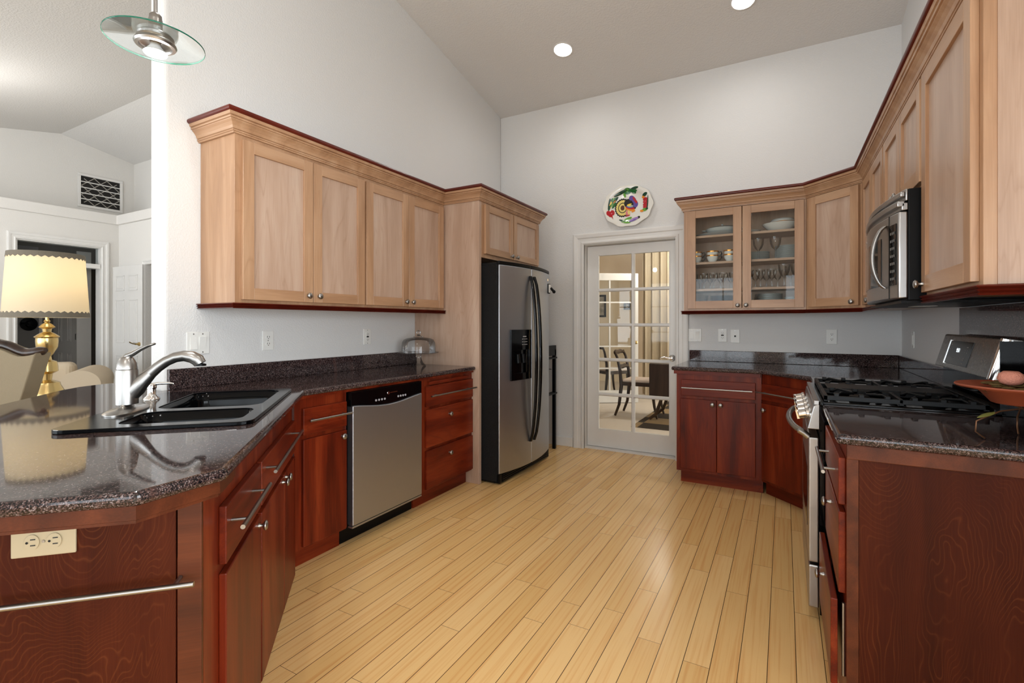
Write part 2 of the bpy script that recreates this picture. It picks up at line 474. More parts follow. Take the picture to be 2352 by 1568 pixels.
def gable(y0, y1):
    p = [(y0, 0), (y1, 0), (y1, ceil_z(y1) + 0.02)]
    if y0 < 2.85 < y1: p.append((2.85, 3.87))
    p.append((y0, ceil_z(y0) + 0.02))
    return p
m = MB(); m.prism(gable(1.285, 4.62), -2.845, XL, 'x'); struct(m.build('wall_left', M_WALL, bevel=0.022, seg=4))
m = MB(); m.prism(gable(1.2, 4.75), XR, 0.90, 'x'); struct(m.build('wall_right', M_WALL))
DX0, DX1, DZ = -1.80, -0.865, 2.045
m = MB(); m.box(-2.845, DX0, YB, 4.75, 0, 3.52); m.box(DX1, XR, YB, 4.75, 0, 3.52); m.box(DX0, DX1, YB, 4.75, DZ, 3.52)
struct(m.build('wall_back', M_WALL))
# far living-room side: lower walls carry a plant ledge, upper walls stand back from it
OY0, OY1, OZ = 2.266, 3.116, 2.285
m = MB(); m.box(-8.35, -8.2, -3.6, OY0, 0, 2.64); m.box(-8.35, -8.2, OY1, 3.32, 0, 2.64); m.box(-8.35, -8.2, OY0, OY1, OZ, 2.64)
m.prism([(-2.8, 2.642), (3.85, 2.642)] + gable(-2.8, 3.85)[2:], -8.85, -8.7, 'x'); struct(m.build('wall_living', M_LIV))
RX0, RX1 = -7.44, -6.66
m = MB(); m.box(-8.35, RX0, 3.32, 3.45, 0, 2.64); m.box(RX1, -2.845, 3.32, 3.45, 0, 2.64); m.box(RX0, RX1, 3.32, 3.45, 2.03, 2.64)
m.prism([(-8.85, 2.76), (-2.845, 2.76), (-2.845, 3.75), (-8.85, 3.75)], 3.72, 3.85, 'y'); struct(m.build('wall_hall', M_LIV))
m = MB(); m.prism([(-8.17, -3.6), (-8.17, 3.29), (-2.845, 3.29), (-2.845, 3.72), (-8.70, 3.72), (-8.70, -3.6)], 2.63, 2.765)
struct(m.build('trim_1', M_LIV, bevel=0.012))
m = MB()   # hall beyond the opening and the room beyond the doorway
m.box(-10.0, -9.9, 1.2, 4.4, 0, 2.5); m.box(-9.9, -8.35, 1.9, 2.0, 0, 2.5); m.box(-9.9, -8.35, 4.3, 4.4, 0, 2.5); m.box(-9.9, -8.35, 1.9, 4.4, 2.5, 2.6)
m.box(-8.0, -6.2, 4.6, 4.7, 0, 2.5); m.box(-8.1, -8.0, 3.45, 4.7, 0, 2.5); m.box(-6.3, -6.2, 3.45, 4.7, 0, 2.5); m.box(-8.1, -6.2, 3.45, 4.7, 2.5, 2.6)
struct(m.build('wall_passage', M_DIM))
# rear walls with the windows that light the rooms
WINS = [(-3.10, -0.60), (0.0, 2.9), (-8.0, -3.6)]
WZ0, WZ1 = 0.35, 2.35
m = MB()
xs = -9.0
for a, b in sorted(WINS):
    m.box(xs, a, -3.75, -3.6, 0, 2.56); m.box(a, b, -3.75, -3.6, 0, WZ0); m.box(a, b, -3.75, -3.6, WZ1, 2.56); xs = b
m.box(xs, 3.45, -3.75, -3.6, 0, 2.56)
struct(m.build('wall_rear', M_WALL))
m = MB(); m.box(3.3, 3.45, -3.6, -3.0, 0, 2.7); m.box(3.3, 3.45, 0.9, 1.33, 0, 3.6); m.box(3.3, 3.45, -3.0, 0.9, 0, WZ0); m.prism([(-3.0, WZ1), (0.9, WZ1), (0.9, 3.48), (-3.0, 2.68)], 3.3, 3.45, 'x')
m.box(0.90, 3.45, 1.2, 1.33, 0, 3.58); struct(m.build('wall_side', M_WALL))
for i, (a, b) in enumerate(WINS):
    fr = MB(); n = 4
    fr.box(a, b, -3.66, -3.60, WZ0, WZ0 + 0.06); fr.box(a, b, -3.66, -3.60, WZ1 - 0.06, WZ1)
    for k in range(n + 1):
        x = a + (b - a) * k / n; w = 0.035 if k in (0, n, 2) else 0.012
        fr.box(max(a, x - w), min(b, x + w), -3.66, -3.60, WZ0, WZ1)
    for k in (1, 2):
        z = WZ0 + (WZ1 - WZ0) * k / 3; fr.box(a, b, -3.65, -3.61, z - 0.012, z + 0.012)
    w = struct(fr.build('window_%d' % (i + 1), M_TRIM))
    g = MB(); g.box(a, b, -3.635, -3.629, WZ0, WZ1); g.build('glass_pane', M_GLASS, w)
fr = MB()
for k in range(7):
    y = -3.0 + 3.9 * k / 6; fr.box(3.3, 3.36, y - 0.02, y + 0.02, WZ0, WZ1)
for k in range(4):
    z = WZ0 + 2.0 / 3 * k; fr.box(3.3, 3.36, -3.0, 0.9, z - 0.02, z + 0.02)
w = struct(fr.build('window_4', M_TRIM)); g = MB(); g.box(3.33, 3.336, -3.0, 0.9, WZ0, WZ1); g.build('glass_pane', M_GLASS, w)

# French door, its casing and the baseboard
def casing(name, x0, x1, z1, y, w=0.112, mat=None, axis='y', sgn=-1):
    m = MB()
    prof = [(0, 0), (w, 0), (w, 0.022), (w - 0.012, 0.026), (w * 0.62, 0.022), (w * 0.55, 0.016), (w * 0.30, 0.014), (w * 0.22, 0.020), (0.012, 0.022), (0, 0.014)]
    rings = []
    for (cx, cz, dx, dz) in ((x0, 0.0, -1, 0), (x0, z1, -1, 1), (x1, z1, 1, 1), (x1, 0.0, 1, 0)):
        rg = []
        for a, t in prof:
            px, pz = cx + dx * a, cz + dz * a
            rg.append((px, y + sgn * t, pz) if axis == 'y' else (y + sgn * t, px, pz))
        rings.append(rg)
    m.loft(rings)
    return struct(m.build(name, mat or M_TRIM))
casing('trim_2', DX0 + 0.055, DX1 - 0.0, DZ - 0.015, YB)
m = MB(); m.box(DX0 + 0.0005, DX0 + 0.055, 4.605, 4.749, 0, DZ - 0.0005); m.box(DX0 + 0.055, DX1, 4.621, 4.75, DZ - 0.02, DZ - 0.0005)
struct(m.build('trim_3', M_TRIM))
d = empty('door_1', (-1.785 + 0.04, 4.70, 0.0)); struct(d)
DW = 0.875
gx0, gx1, gz0, gz1 = 0.115, 0.815, 0.195, 1.925
m = MB()
m.box(0.003, gx0, 0, 0.04, 0.018, 2.02); m.box(gx1, DW, 0, 0.04, 0.018, 2.02); m.box(gx0, gx1, 0, 0.04, 0.018, gz0); m.box(gx0, gx1, 0, 0.04, gz1, 2.02)
mxx = (gx0 + gx1) / 2
m.prism([(mxx - 0.016, 0.008), (mxx - 0.008, -0.003), (mxx + 0.008, -0.003), (mxx + 0.016, 0.008), (mxx + 0.016, 0.034), (mxx - 0.016, 0.034)], gz0, gz1)
for k in range(1, 5):
    z = gz0 + (gz1 - gz0) * k / 5
    m.prism([(0.009, z - 0.016), (-0.0022, z - 0.007), (-0.0022, z + 0.007), (0.009, z + 0.016), (0.033, z + 0.016), (0.033, z - 0.016)], gx0, gx1, 'x')
m.box(gx0, gx0 + 0.008, -0.004, 0.0, gz0 - 0.008, gz1 + 0.008); m.box(gx1 - 0.008, gx1, -0.004, 0, gz0 - 0.008, gz1 + 0.008)
m.build('door_frame', M_TRIM, d)
m = MB(); m.box(gx0, gx1, 0.018, 0.022, gz0, gz1); m.build('glass_pane', M_GLASS, d)
m = MB(); m.lathe([(0.030, 0), (0.032, -0.006), (0.022, -0.014), (0.012, -0.03), (0.014, -0.05), (0, -0.055)], (0.835, 0, 0.925), 'y')
m.tube([(0.835, -0.046, 0.925), (0.80, -0.052, 0.928), (0.77, -0.050, 0.936), (0.745, -0.050, 0.930), (0.73, -0.05, 0.921)], [0.010, 0.009, 0.008, 0.007, 0.004], 10)
m.build('lever_handle', M_CHROME, d, smooth=40)
m = MB(); m.box(-0.04, DW, -0.06, 0.045, 0.0, 0.014); m.build('threshold', M_TRIM, d)
m = MB(); m.box(-2.68, DX0 - 0.065, 4.604, YB, 0, 0.092); struct(m.build('baseboard_back', M_TRIM, bevel=0.004))

# ------------------------------------------------------------------ cabinets
CT = 0.914            # worktop height
def knob(parent, x, z, y, name='knob', mat=None):
    m = MB()
    m.lathe([(0.0075, 0), (0.0075, -0.004), (0.005, -0.008), (0.006, -0.014), (0.0125, -0.017), (0.0165, -0.021), (0.0165, -0.024), (0.012, -0.028), (0, -0.030)], (x, y, z), 'y', 20)
    return m.build(name, mat or M_NICKEL, parent, smooth=50)
def pull(parent, x0, x1, z, y, off=0.036, r=0.0058, name='bar_pull', zd=None):
    m = MB()
    m.tube([(x0, y - off, z), (x1, y - off, z)], r, 12)
    for a in (x0 + 0.14 * (x1 - x0), x1 - 0.14 * (x1 - x0)):
        m.tube([(a, y, z), (a, y - off, z)], r * 0.75, 8)
    return m.build(name, M_NICKEL, parent, smooth=40)
def shaker(parent, x0, x1, z0, z1, th=0.020, fr=0.060, name='door', kx=None, kz=None, rot=None):
    m = MB()
    m.box(x0, x0 + fr, -th, 0, z0, z1); m.box(x1 - fr, x1, -th, 0, z0, z1)
    m.mi = 2
    m.box(x0 + fr, x1 - fr, -th, 0, z0, z0 + fr); m.box(x0 + fr, x1 - fr, -th, 0, z1 - fr, z1)
    m.mi = 1
    m.box(x0 + fr - 0.002, x1 - fr + 0.002, -th + 0.0105, -0.002, z0 + fr - 0.002, z1 - fr + 0.002)
    d = m.build(name, [M_MAPLE, M_MAPLEP, M_MAPLEX], parent, bevel=0.0012, seg=1)
    if kx is not None: knob(d, kx, kz, -th)
    return d
def slab(parent, x0, x1, z0, z1, th=0.019, name='door', mat=None, kx=None, kz=None):
    m = MB(); m.box(x0, x1, -th, 0, z0, z1)
    d = m.build(name, mat or M_CHERRY, parent, bevel=0.003, seg=2)
    if kx is not None: knob(d, kx, kz, -th)
    return d
def ob(name, loc, rz, label, cat, group=None):
    return tag(empty(name, loc, math.radians(rz)), label, cat, group)
def part(parent, name, mat, *boxes, bevel=0.0, seg=2):
    m = MB()
    for b in boxes: m.box(*b)
    return m.build(name, mat, parent, bevel=bevel, seg=seg)

FL = -2.405          # carcass face of the left upper run
ZB, ZT = 1.345, 2.262
UZ0, UZ1 = 1.370, 2.180
# left upper run (local x runs away from the camera along the wall)
LG = 'maple wall cabinets above the left worktop'
c = ob('wall_cabinet', (FL, 1.462, 0), 90, 'double-door maple wall cabinet nearest the glass pendant, with the exposed maple end panel', 'cabinet', LG)
part(c, 'carcass', M_MAPLE, (0, 0.858, 0, 0.303, ZB, ZT), bevel=0.001, seg=1)
shaker(c, 0.032, 0.452, UZ0, UZ1, kx=0.415, kz=1.407); shaker(c, 0.456, 0.852, UZ0, UZ1, kx=0.488, kz=1.407)
c = ob('wall_cabinet', (FL, 2.320, 0), 90, 'double-door maple wall cabinet butted against the tall refrigerator side panel', 'cabinet', LG)
part(c, 'carcass', M_MAPLE, (0, 0.863, 0, 0.303, ZB, ZT), bevel=0.001, seg=1)
shaker(c, 0.010, 0.420, UZ0, UZ1, kx=0.385, kz=1.404); shaker(c, 0.424, 0.838, UZ0, UZ1, kx=0.456, kz=1.404)
p = tag(part(None, 'refrigerator_surround', M_MAPLEP, (XL + 0.002, -2.066, 3.186, 3.216, 0, ZT), bevel=0.001), 'tall pale maple side panel running from floor to crown beside the refrigerator', 'panel')
c = ob('wall_cabinet', (-2.066, 3.217, 0), 90, 'short two-door maple cabinet over the steel refrigerator', 'cabinet')
part(c, 'carcass', M_MAPLE, (0, 1.012, 0, 0.64, 1.765, ZT), bevel=0.001, seg=1)
shaker(c, 0.035, 0.480, 1.797, 2.185, kx=0.440, kz=1.823, fr=0.055); shaker(c, 0.496, 0.985, 1.797, 2.185, kx=0.535, kz=1.823, fr=0.055)

CROWN = [(0.0005, 2.198), (0.010, 2.198), (0.011, 2.205), (0.016, 2.207), (0.016, 2.213), (0.011, 2.2145), (0.018, 2.218), (0.022, 2.230), (0.031, 2.243), (0.040, 2.252), (0.041, 2.256), (0.047, 2.257), (0.049, 2.264), (0.044, 2.267), (0.053, 2.270), (0.056, 2.284), (0.0005, 2.284)]
CAP = [(0, 2.2842), (0.060, 2.2842), (0.066, 2.290), (0.067, 2.299), (0.062, 2.307), (0, 2.307)]
RAIL = [(0.0005, 1.325), (0.013, 1.325), (0.019, 1.329), (0.011, 1.3335), (0.021, 1.339), (0.013, 1.3435), (0.023, 1.349), (0.018, 1.353), (0.0005, 1.353)]
def crown(path, label, dz=0.0):
    m = MB(); m.sweep(path, [(o, z + dz) for o, z in CROWN]); cr = m.build('crown_molding', M_MAPLEX)
    m = MB(); m.sweep(path, [(o, z + dz) for o, z in CAP]); m.build('cap_strip', M_RED, cr, smooth=50)['label'] = 'red mahogany cap strip'
    return tag(cr, label, 'molding')
crown([(XL + 0.002, 1.460), (FL, 1.460), (FL, 3.184), (-2.066, 3.184), (-2.066, 4.231), (XL + 0.002, 4.231)], 'maple crown molding with a red cap, running over the left cabinets and the refrigerator', 0.004)
def rail(path, label, mat=None):
    m = MB(); m.sweep(path, RAIL); return tag(m.build('light_rail', mat or M_RED), label, 'molding')
rail([(XL + 0.002, 1.460), (FL, 1.460), (FL, 3.186)], 'ribbed red mahogany rail under the left wall cabinets')

# right side upper run: glass-fronted cabinet, diagonal corner, then along the right wall
FB = 4.29
g = ob('display_cabinet', (-0.735, FB, 0), 0, 'maple wall cabinet with two glass doors showing dishes and glassware', 'cabinet')
GW = 0.880
D = 0.326
part(g, 'carcass', M_MAPLE, (0, 0.02, 0, D, ZB, ZT), (GW - 0.02, GW, 0, D, ZB, ZT), (0.02, GW - 0.02, D - 0.01, D, ZB, ZT), (0.02, GW - 0.02, 0, D, ZB, 1.375), (0.02, GW - 0.02, 0, D, 2.19, ZT),
     (0.02, 0.045, 0, 0.02, 1.375, 2.19), (GW - 0.045, GW - 0.02, 0, 0.02, 1.375, 2.19))
SH = [1.516, 1.738, 1.958]
for z in SH: part(g, 'shelf', M_MAPLEX, (0.021, GW - 0.021, 0.022, D - 0.011, z, z + 0.018))
for x0, x1, kx in ((0.033, 0.440, 0.413), (0.446, 0.866, 0.473)):
    fr = 0.062
    m = MB(); m.box(x0, x0 + fr, -0.02, 0, UZ0, UZ1); m.box(x1 - fr, x1, -0.02, 0, UZ0, UZ1)
    m.mi = 1; m.box(x0 + fr, x1 - fr, -0.02, 0, UZ0, UZ0 + fr); m.box(x0 + fr, x1 - fr, -0.02, 0, UZ1 - fr, UZ1)
    dd = m.build('door', [M_MAPLE, M_MAPLEX], g, bevel=0.0012, seg=1)
    gl = MB(); gl.box(x0 + fr, x1 - fr, -0.012, -0.009, UZ0 + fr, UZ1 - fr); gl.build('glass_pane', M_GLASS, dd)
    knob(dd, kx, 1.393, -0.02)
c = ob('wall_cabinet', (0.147, FB, 0), -45, 'single-door maple corner wall cabinet set on the diagonal', 'cabinet')
DL = 0.457
m = MB(); m.prism([(0, 0), (DL, 0), (DL + 0.21, 0.21), (DL / 2, DL / 2 + 0.40), (-0.21, 0.21)], ZB, ZT); m.build('carcass', M_MAPLE, c)
shaker(c, 0.034, 0.423, UZ0, UZ1, kx=0.385, kz=1.396)
FR = 0.470
c = ob('wall_cabinet', (FR, 3.964, 0), -90, 'two-door maple wall cabinet between the corner cabinet and the microwave', 'cabinet')
part(c, 'carcass', M_MAPLE, (0, 0.79, 0, 0.298, ZB, ZT)); shaker(c, 0.015, 0.385, UZ0, UZ1, kx=0.35, kz=1.39); shaker(c, 0.39, 0.775, UZ0, UZ1, kx=0.42, kz=1.39)
c = ob('wall_cabinet', (FR, 3.172, 0), -90, 'short two-door maple cabinet above the microwave', 'cabinet')
part(c, 'carcass', M_MAPLE, (0, 0.80, 0, 0.298, 1.775, ZT)); shaker(c, 0.012, 0.396, 1.79, UZ1, kx=0.365, kz=1.815, fr=0.055); shaker(c, 0.40, 0.79, 1.79, UZ1, kx=0.43, kz=1.815, fr=0.055)
c = ob('wall_cabinet', (FR, 2.37, 0), -90, 'tall single-door maple wall cabinet at the near right, its flat grained end facing the room', 'cabinet')
part(c, 'carcass', M_MAPLE, (0, 0.598, 0, 0.298, ZB, ZT), bevel=0.001, seg=1); shaker(c, 0.018, 0.570, UZ0 - 0.005, UZ1, kx=0.045, kz=1.395)
part(c, 'end_veneer', M_MAPLEP, (0.598, 0.602, 0.028, 0.297, ZB + 0.01, ZT - 0.02))
crown([(-0.737, YB - 0.002), (-0.737, FB), (0.147, FB), (FR, 3.965), (FR, 1.766), (XR - 0.002, 1.766)], 'maple crown molding with a red cap, running over the right-hand cabinets', -0.012)
rail([(-0.737, YB - 0.03), (-0.737, FB), (0.147, FB), (FR, 3.965), (FR, 3.172)], 'ribbed dark rail under the glass-door and corner wall cabinets')
rail([(FR, 2.37), (FR, 1.766), (XR - 0.002, 1.766)], 'ribbed red mahogany rail under the near right wall cabinet')

# left base run
FX = -2.135; ZC = 0.884
def base_box(c, w, depth, mat=None, toe=True):
    part(c, 'carcass', mat or M_CHERRY, (0, w, 0, depth, 0.105, ZC - 0.001))
    if toe: part(c, 'toe_kick', M_CHERRYX, (0, w, 0.055, depth, 0, 0.105))
c = ob('base_cabinet', (FX, 1.600, 0), 90, 'narrow dark cherry base cabinet between the sink corner and the dishwasher', 'cabinet')
base_box(c, 0.330, 0.573)
d = slab(c, 0.040, 0.320, 0.682, 0.818, name='drawer', mat=M_CHERRYX); pull(d, 0.055, 0.325, 0.757, -0.019)
d = slab(c, 0.040, 0.320, 0.118, 0.660); knob(d, 0.285, 0.632, -0.019)
c = ob('base_cabinet', (FX, 2.556, 0), 90, 'three-drawer dark cherry base cabinet beside the tall refrigerator panel', 'cabinet')
base_box(c, 0.628, 0.573)
d = slab(c, 0.085, 0.575, 0.828, 0.850, name='cutting_board', mat=M_CHERRYX)
d = slab(c, 0.055, 0.618, 0.680, 0.820, name='drawer', mat=M_CHERRYX); pull(d, 0.065, 0.615, 0.754, -0.019)
for z0, z1, kz in ((0.402, 0.660, 0.597), (0.118, 0.380, 0.318)):
    d = slab(c, 0.055, 0.618, z0, z1, name='drawer', mat=M_CHERRYX); knob(d, 0.31, kz, -0.019)
dw = ob('dishwasher', (FX, 1.933, 0), 90, 'built-in steel dishwasher with a black curved control panel', 'dishwasher')
W = 0.618
part(dw, 'tub', M_BLACKM, (0.004, W - 0.004, 0.01, 0.57, 0.10, 0.866)); part(dw, 'kick_plate', M_BLACKM, (0.004, W - 0.004, 0.06, 0.5, 0.0, 0.10))
m = MB(); N = 24
top = [(0.012 + (W - 0.024) * k / N, 0.788 - 0.028 * math.sin(math.pi * k / N) ** 1.4) for k in range(N + 1)]
m.prism([(0.012, 0.118)] + [(W - 0.012, 0.118)] + top[::-1], -0.038, 0.008, 'y'); m.build('door_panel', M_STEEL, dw, bevel=0.006, seg=3)
m = MB(); m.prism([(0.006, 0.866), (W - 0.006, 0.866), (W - 0.006, 0.784)] + [(x, z + 0.001) for x, z in top[::-1]] + [(0.006, 0.784)], -0.030, 0.009, 'y')
cp = m.build('control_panel', M_BLACKG, dw, bevel=0.004)
M_BTN = plain('grey_button', srgb(168, 168, 176), 0.3)
for i in range(8):
    bx_ = 0.195 + i * 0.024 if i < 4 else 0.385 + (i - 4) * 0.022
    m = MB(); m.lathe([(0.0065, 0), (0.0065, -0.003), (0, -0.0035)], (bx_, -0.030, 0.795), 'y', 14); m.build('button', M_BTN, cp, smooth=40)
m = MB(); m.lathe([(0.010, 0), (0.009, -0.002), (0.004, -0.0015), (0, -0.0015)], (0.300, -0.030, 0.826), 'y', 18)
for k in range(9): m.box(0.316 + k * 0.007, 0.321 + k * 0.007, -0.0308, -0.0300, 0.824, 0.829)
m.build('emblem', M_CHROME, cp)
part(dw, 'bottom_trim', M_STEEL, (0.012, W - 0.012, -0.034, 0.0, 0.104, 0.114))

# diagonal sink base and the peninsula end
def dw_(u, v): return (-S2 * (u + v), S2 * (u - v))
VF = 0.387
c = ob('sink_base_cabinet', (0, 0, 0), 135, 'diagonal dark cherry sink cabinet with two false drawers over its doors', 'cabinet')
U0, U1 = 1.318, 2.630
m = MB(); m.prism([(U0, VF + 0.02), (2.62, VF + 0.02), (2.62, 0.98), (U0, 0.98)], 0.0, 0.70); m.build('carcass', M_CHERRY, c)
part(c, 'face_frame', M_CHERRY, (U0, U1, VF, VF + 0.02, 0.0, ZC - 0.001))
for (a, b), (xa, xb), pz_ in (((1.432, 1.842), (1.420, 1.775), 0.718), ((1.858, 2.605), (1.865, 2.545), 0.733)):
    o = MB(); o.box(a, b, VF - 0.019, VF, 0.620, 0.772); d = o.build('false_drawer', M_CHERRYX, c, bevel=0.003)
    mm = MB(); mm.tube([(xa, VF - 0.060, pz_), (xb, VF - 0.060, pz_)], 0.0062, 12)
    for q in (xa + 0.06, xb - 0.06): mm.tube([(q, VF - 0.019, pz_), (q, VF - 0.060, pz_)], 0.0045, 8)
    mm.build('bar_pull', M_NICKEL, d, smooth=40)
for a, b, kx in ((1.432, 1.842, 1.800), (1.858, 2.292, 2.244), (2.297, 2.605, 2.318)):
    o = MB(); o.box(a, b, VF - 0.019, VF, 0.012, 0.596); d = o.build('door', M_CHERRY, c, bevel=0.003)
    knob(d, kx, 0.574 if kx < 2 else 0.580, VF - 0.019)
ep = ob('peninsula_end_panel', (0, 0, 0), 45, 'dark cherry panel closing the near end of the sink peninsula', 'panel')
UE = 1.315     # plane of the end panel (local y = +u, local x = -v)
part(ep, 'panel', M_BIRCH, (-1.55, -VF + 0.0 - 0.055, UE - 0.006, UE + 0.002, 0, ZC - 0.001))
part(ep, 'stile', M_STRIP, (-VF - 0.050, -VF, UE - 0.012, UE + 0.002, 0, ZC - 0.001), bevel=0.002)
part(ep, 'back_panel', M_CHERRY, (-1.56, -1.54, UE - 0.012, UE + 1.3, 0, ZC - 0.001))
tb = ob('towel_bar', (0, 0, 0), 45, 'long satin nickel towel bar on the peninsula end panel', 'towel bar')
q = at_plane(445, 1341, (S2, -S2, 0), -(UE - 0.055)); xr = S2 * (q.x + q.y)
m = MB(); m.tube([(xr - 0.50, UE - 0.055, 0.0 + q.z), (xr, UE - 0.055, q.z)], 0.0062, 12); m.build('bar', M_NICKEL, tb, smooth=40)
for a in (xr - 0.46, xr - 0.04):
    m = MB(); m.tube([(a, UE - 0.0065, q.z), (a, UE - 0.05, q.z)], 0.0045, 10); m.build('post', M_NICKEL, tb, smooth=40)

# right base run on the back wall, diagonal, filler and the near drawer unit
FBB = 3.968
c = ob('base_cabinet', (-0.735, FBB, 0), 0, 'dark cherry base cabinet with one drawer over two doors, beside the white glass door', 'cabinet')
part(c, 'carcass', M_CHERRY, (0, 0.592, 0, YB - FBB - 0.002, 0.105, ZC - 0.001)); part(c, 'toe_kick', M_CHERRYX, (0.02, 0.60, 0.072, YB - FBB - 0.002, 0, 0.105))
d = slab(c, 0.036, 0.553, 0.692, 0.815, name='drawer', mat=M_CHERRYX); pull(d, 0.046, 0.535, 0.755, -0.019)
slab(c, 0.030, 0.291, 0.128, 0.668, kx=0.265, kz=0.637); slab(c, 0.295, 0.553, 0.128, 0.668, kx=0.322, kz=0.637)
c = ob('base_cabinet', (-0.141, FBB, 0), -45, 'dark cherry diagonal corner base cabinet next to the range', 'cabinet')
L = 0.432
def w2l(x, y): return ((x + 0.141 - y + FBB) * S2, (x + 0.141 + y - FBB) * S2)
m = MB(); m.prism([w2l(*p) for p in ((-0.139, 3.969), (0.1635, 3.666), (0.45, 3.70), (0.02, 4.13))], 0.105, ZC - 0.001); m.build('carcass', M_CHERRY, c)
m = MB(); m.prism([w2l(*p) for p in ((-0.115, 4.045), (0.19, 3.742), (0.19, 3.67), (0.45, 3.70), (0.03, 4.13))], 0.0, 0.105); m.build('toe_kick', M_CHERRYX, c)
d = slab(c, 0.016, 0.400, 0.700, 0.815, name='drawer', mat=M_CHERRYX); pull(d, 0.0, 0.37, 0.755, -0.019)
slab(c, 0.016, 0.400, 0.128, 0.675, kx=0.05, kz=0.63)
c = ob('filler_panel', (0.168, 3.660, 0), -90, 'dark cherry filler panel between the corner base cabinet and the range', 'panel')
part(c, 'face', M_CHERRY, (0.0, 0.485, 0, 0.02, 0.105, ZC - 0.001)); part(c, 'toe_kick', M_CHERRYX, (0.0, 0.485, 0.06, 0.08, 0, 0.105))
NY0, NY1 = 1.800, 2.395
c = ob('base_cabinet', (0.166, NY1, 0), -90, 'near right dark cherry drawer cabinet with a wide grained end panel, bottom drawer ajar', 'cabinet')
part(c, 'carcass', M_CHERRY, (0, NY1 - NY0, 0, XR - 0.168, 0.0, ZC - 0.001))
W = NY1 - NY0
d = slab(c, 0.030, W - 0.012, 0.690, 0.835, name='drawer', mat=M_CHERRYX); pull(d, 0.15, W - 0.09, 0.765, -0.019)
d = slab(c, 0.030, W - 0.012, 0.418, 0.668, name='drawer', mat=M_CHERRYX); knob(d, 0.31, 0.610, -0.019)
m = MB(); m.box(0.030, W - 0.012, -0.040, -0.021, 0.130, 0.396); d = m.build('drawer', M_CHERRYX, c, bevel=0.003); knob(d, 0.31, 0.345, -0.040)
m = MB(); m.tube([(W - 0.02, -0.005, 0.16), (W - 0.02, -0.005, 0.385)], 0.005, 8); m.build('drawer_slide', M_NICKEL, c)
part(c, 'end_stile', M_STRIP, (W - 0.001, W + 0.007, 0.0, 0.030, 0, ZC - 0.001), bevel=0.001)
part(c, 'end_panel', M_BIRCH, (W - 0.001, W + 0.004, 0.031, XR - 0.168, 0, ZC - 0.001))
part(c, 'top_rail', M_STRIP, (W - 0.001, W + 0.012, 0.0, XR - 0.168, 0.838, ZC - 0.001), bevel=0.002)

# worktops
CE = dict(bevel=0.012, seg=4)
P1, P2 = (-1.130, 0.668), (-1.122, 0.485)
k = (0.485 + 1.122)
def endpt(s): return (P2[0] - s, P2[1] - s)
e1 = endpt(0.745)
poly = [(XL + 0.001, 3.184), (-2.095, 3.184), (-2.095, 1.630), P1, P2, e1, (-2.842, 0.737), (-3.177, 1.038), (-3.262, 1.14), (-3.300, 1.257), (-3.290, 1.37), (-3.245, 1.469), (-2.848, 1.49), (-2.848, 1.282), (XL + 0.001, 1.282)][::-1]
su0, su1, sv0, sv1 = 1.785, 2.645, 0.385, 0.945
hole = [dw_(u, v) for u, v in rrect(su0 + 0.02, su1 - 0.02, sv0 + 0.02, sv1 - 0.02, 0.04)]
wt = MB(); wt.plate(poly, [hole], ZC, CT)
WTL = tag(wt.build('worktop', M_GRAN, **CE), 'long brown granite worktop of the left run and the sink peninsula', 'worktop')
part(WTL, 'backsplash', M_GRAN, (XL + 0.001, XL + 0.022, 1.300, 3.184, CT + 0.0002, 1.018), bevel=0.003)
def apron(parent, path, label=None, z0=0.847):
    m = MB(); m.sweep(path, [(-0.03, z0), (-0.004, z0), (-0.004, z0 + 0.006), (0.0, z0 + 0.008), (0.0, ZC - 0.0005), (-0.03, ZC - 0.0005)])
    return m.build('under_edge_strip', M_STRIP, parent)
def inset(p, dx, dy): return (p[0] + dx, p[1] + dy)
apron(WTL, [(e1[0] - 0.01, e1[1] + 0.03), (P2[0] - 0.014, P2[1] + 0.004), (P1[0] - 0.016, P1[1] - 0.006), (-1.24, 0.755)])
part(WTL, 'front_strip', M_CHERRYX, (FX + 0.0005, -2.118, 1.62, 3.184, 0.868, ZC - 0.0005))

RY = 3.165
poly = [(-0.768, YB - 0.001), (-0.768, 3.925), (-0.150, 3.925), (0.140, 3.600), (0.140, RY), (XR - 0.001, RY), (XR - 0.001, YB - 0.001)]
m = MB(); m.plate(poly, [], ZC, CT)
w2 = tag(m.build('worktop', M_GRAN, **CE), 'dark granite corner worktop under the glass-door cabinet', 'worktop')
part(w2, 'backsplash', M_GRAN, (-0.742, XR - 0.022, YB - 0.021, YB - 0.001, CT + 0.0002, 1.010), (XR - 0.021, XR - 0.001, RY + 0.0, YB - 0.001, CT + 0.0002, 1.010), bevel=0.003)
part(w2, 'under_edge_strip', M_CHERRYX, (-0.752, -0.15, 3.945, FBB, 0.858, ZC - 0.0005))
m = MB(); m.plate([(0.138, 1.768), (XR - 0.001, 1.768), (XR - 0.001, 2.400), (0.138, 2.400)], [], ZC, CT)
w3 = tag(m.build('worktop', M_GRAN, **CE), 'small granite worktop at the near right, carrying the terracotta dish', 'worktop')
part(None, 'granite_splashback', M_GRAN, (XR - 0.022, XR - 0.001, 1.77, 3.150, CT + 0.001, 1.324)); o = bpy.data.objects['granite_splashback']
tag(o, 'tall granite splashback slab on the right wall behind the range', 'splashback')

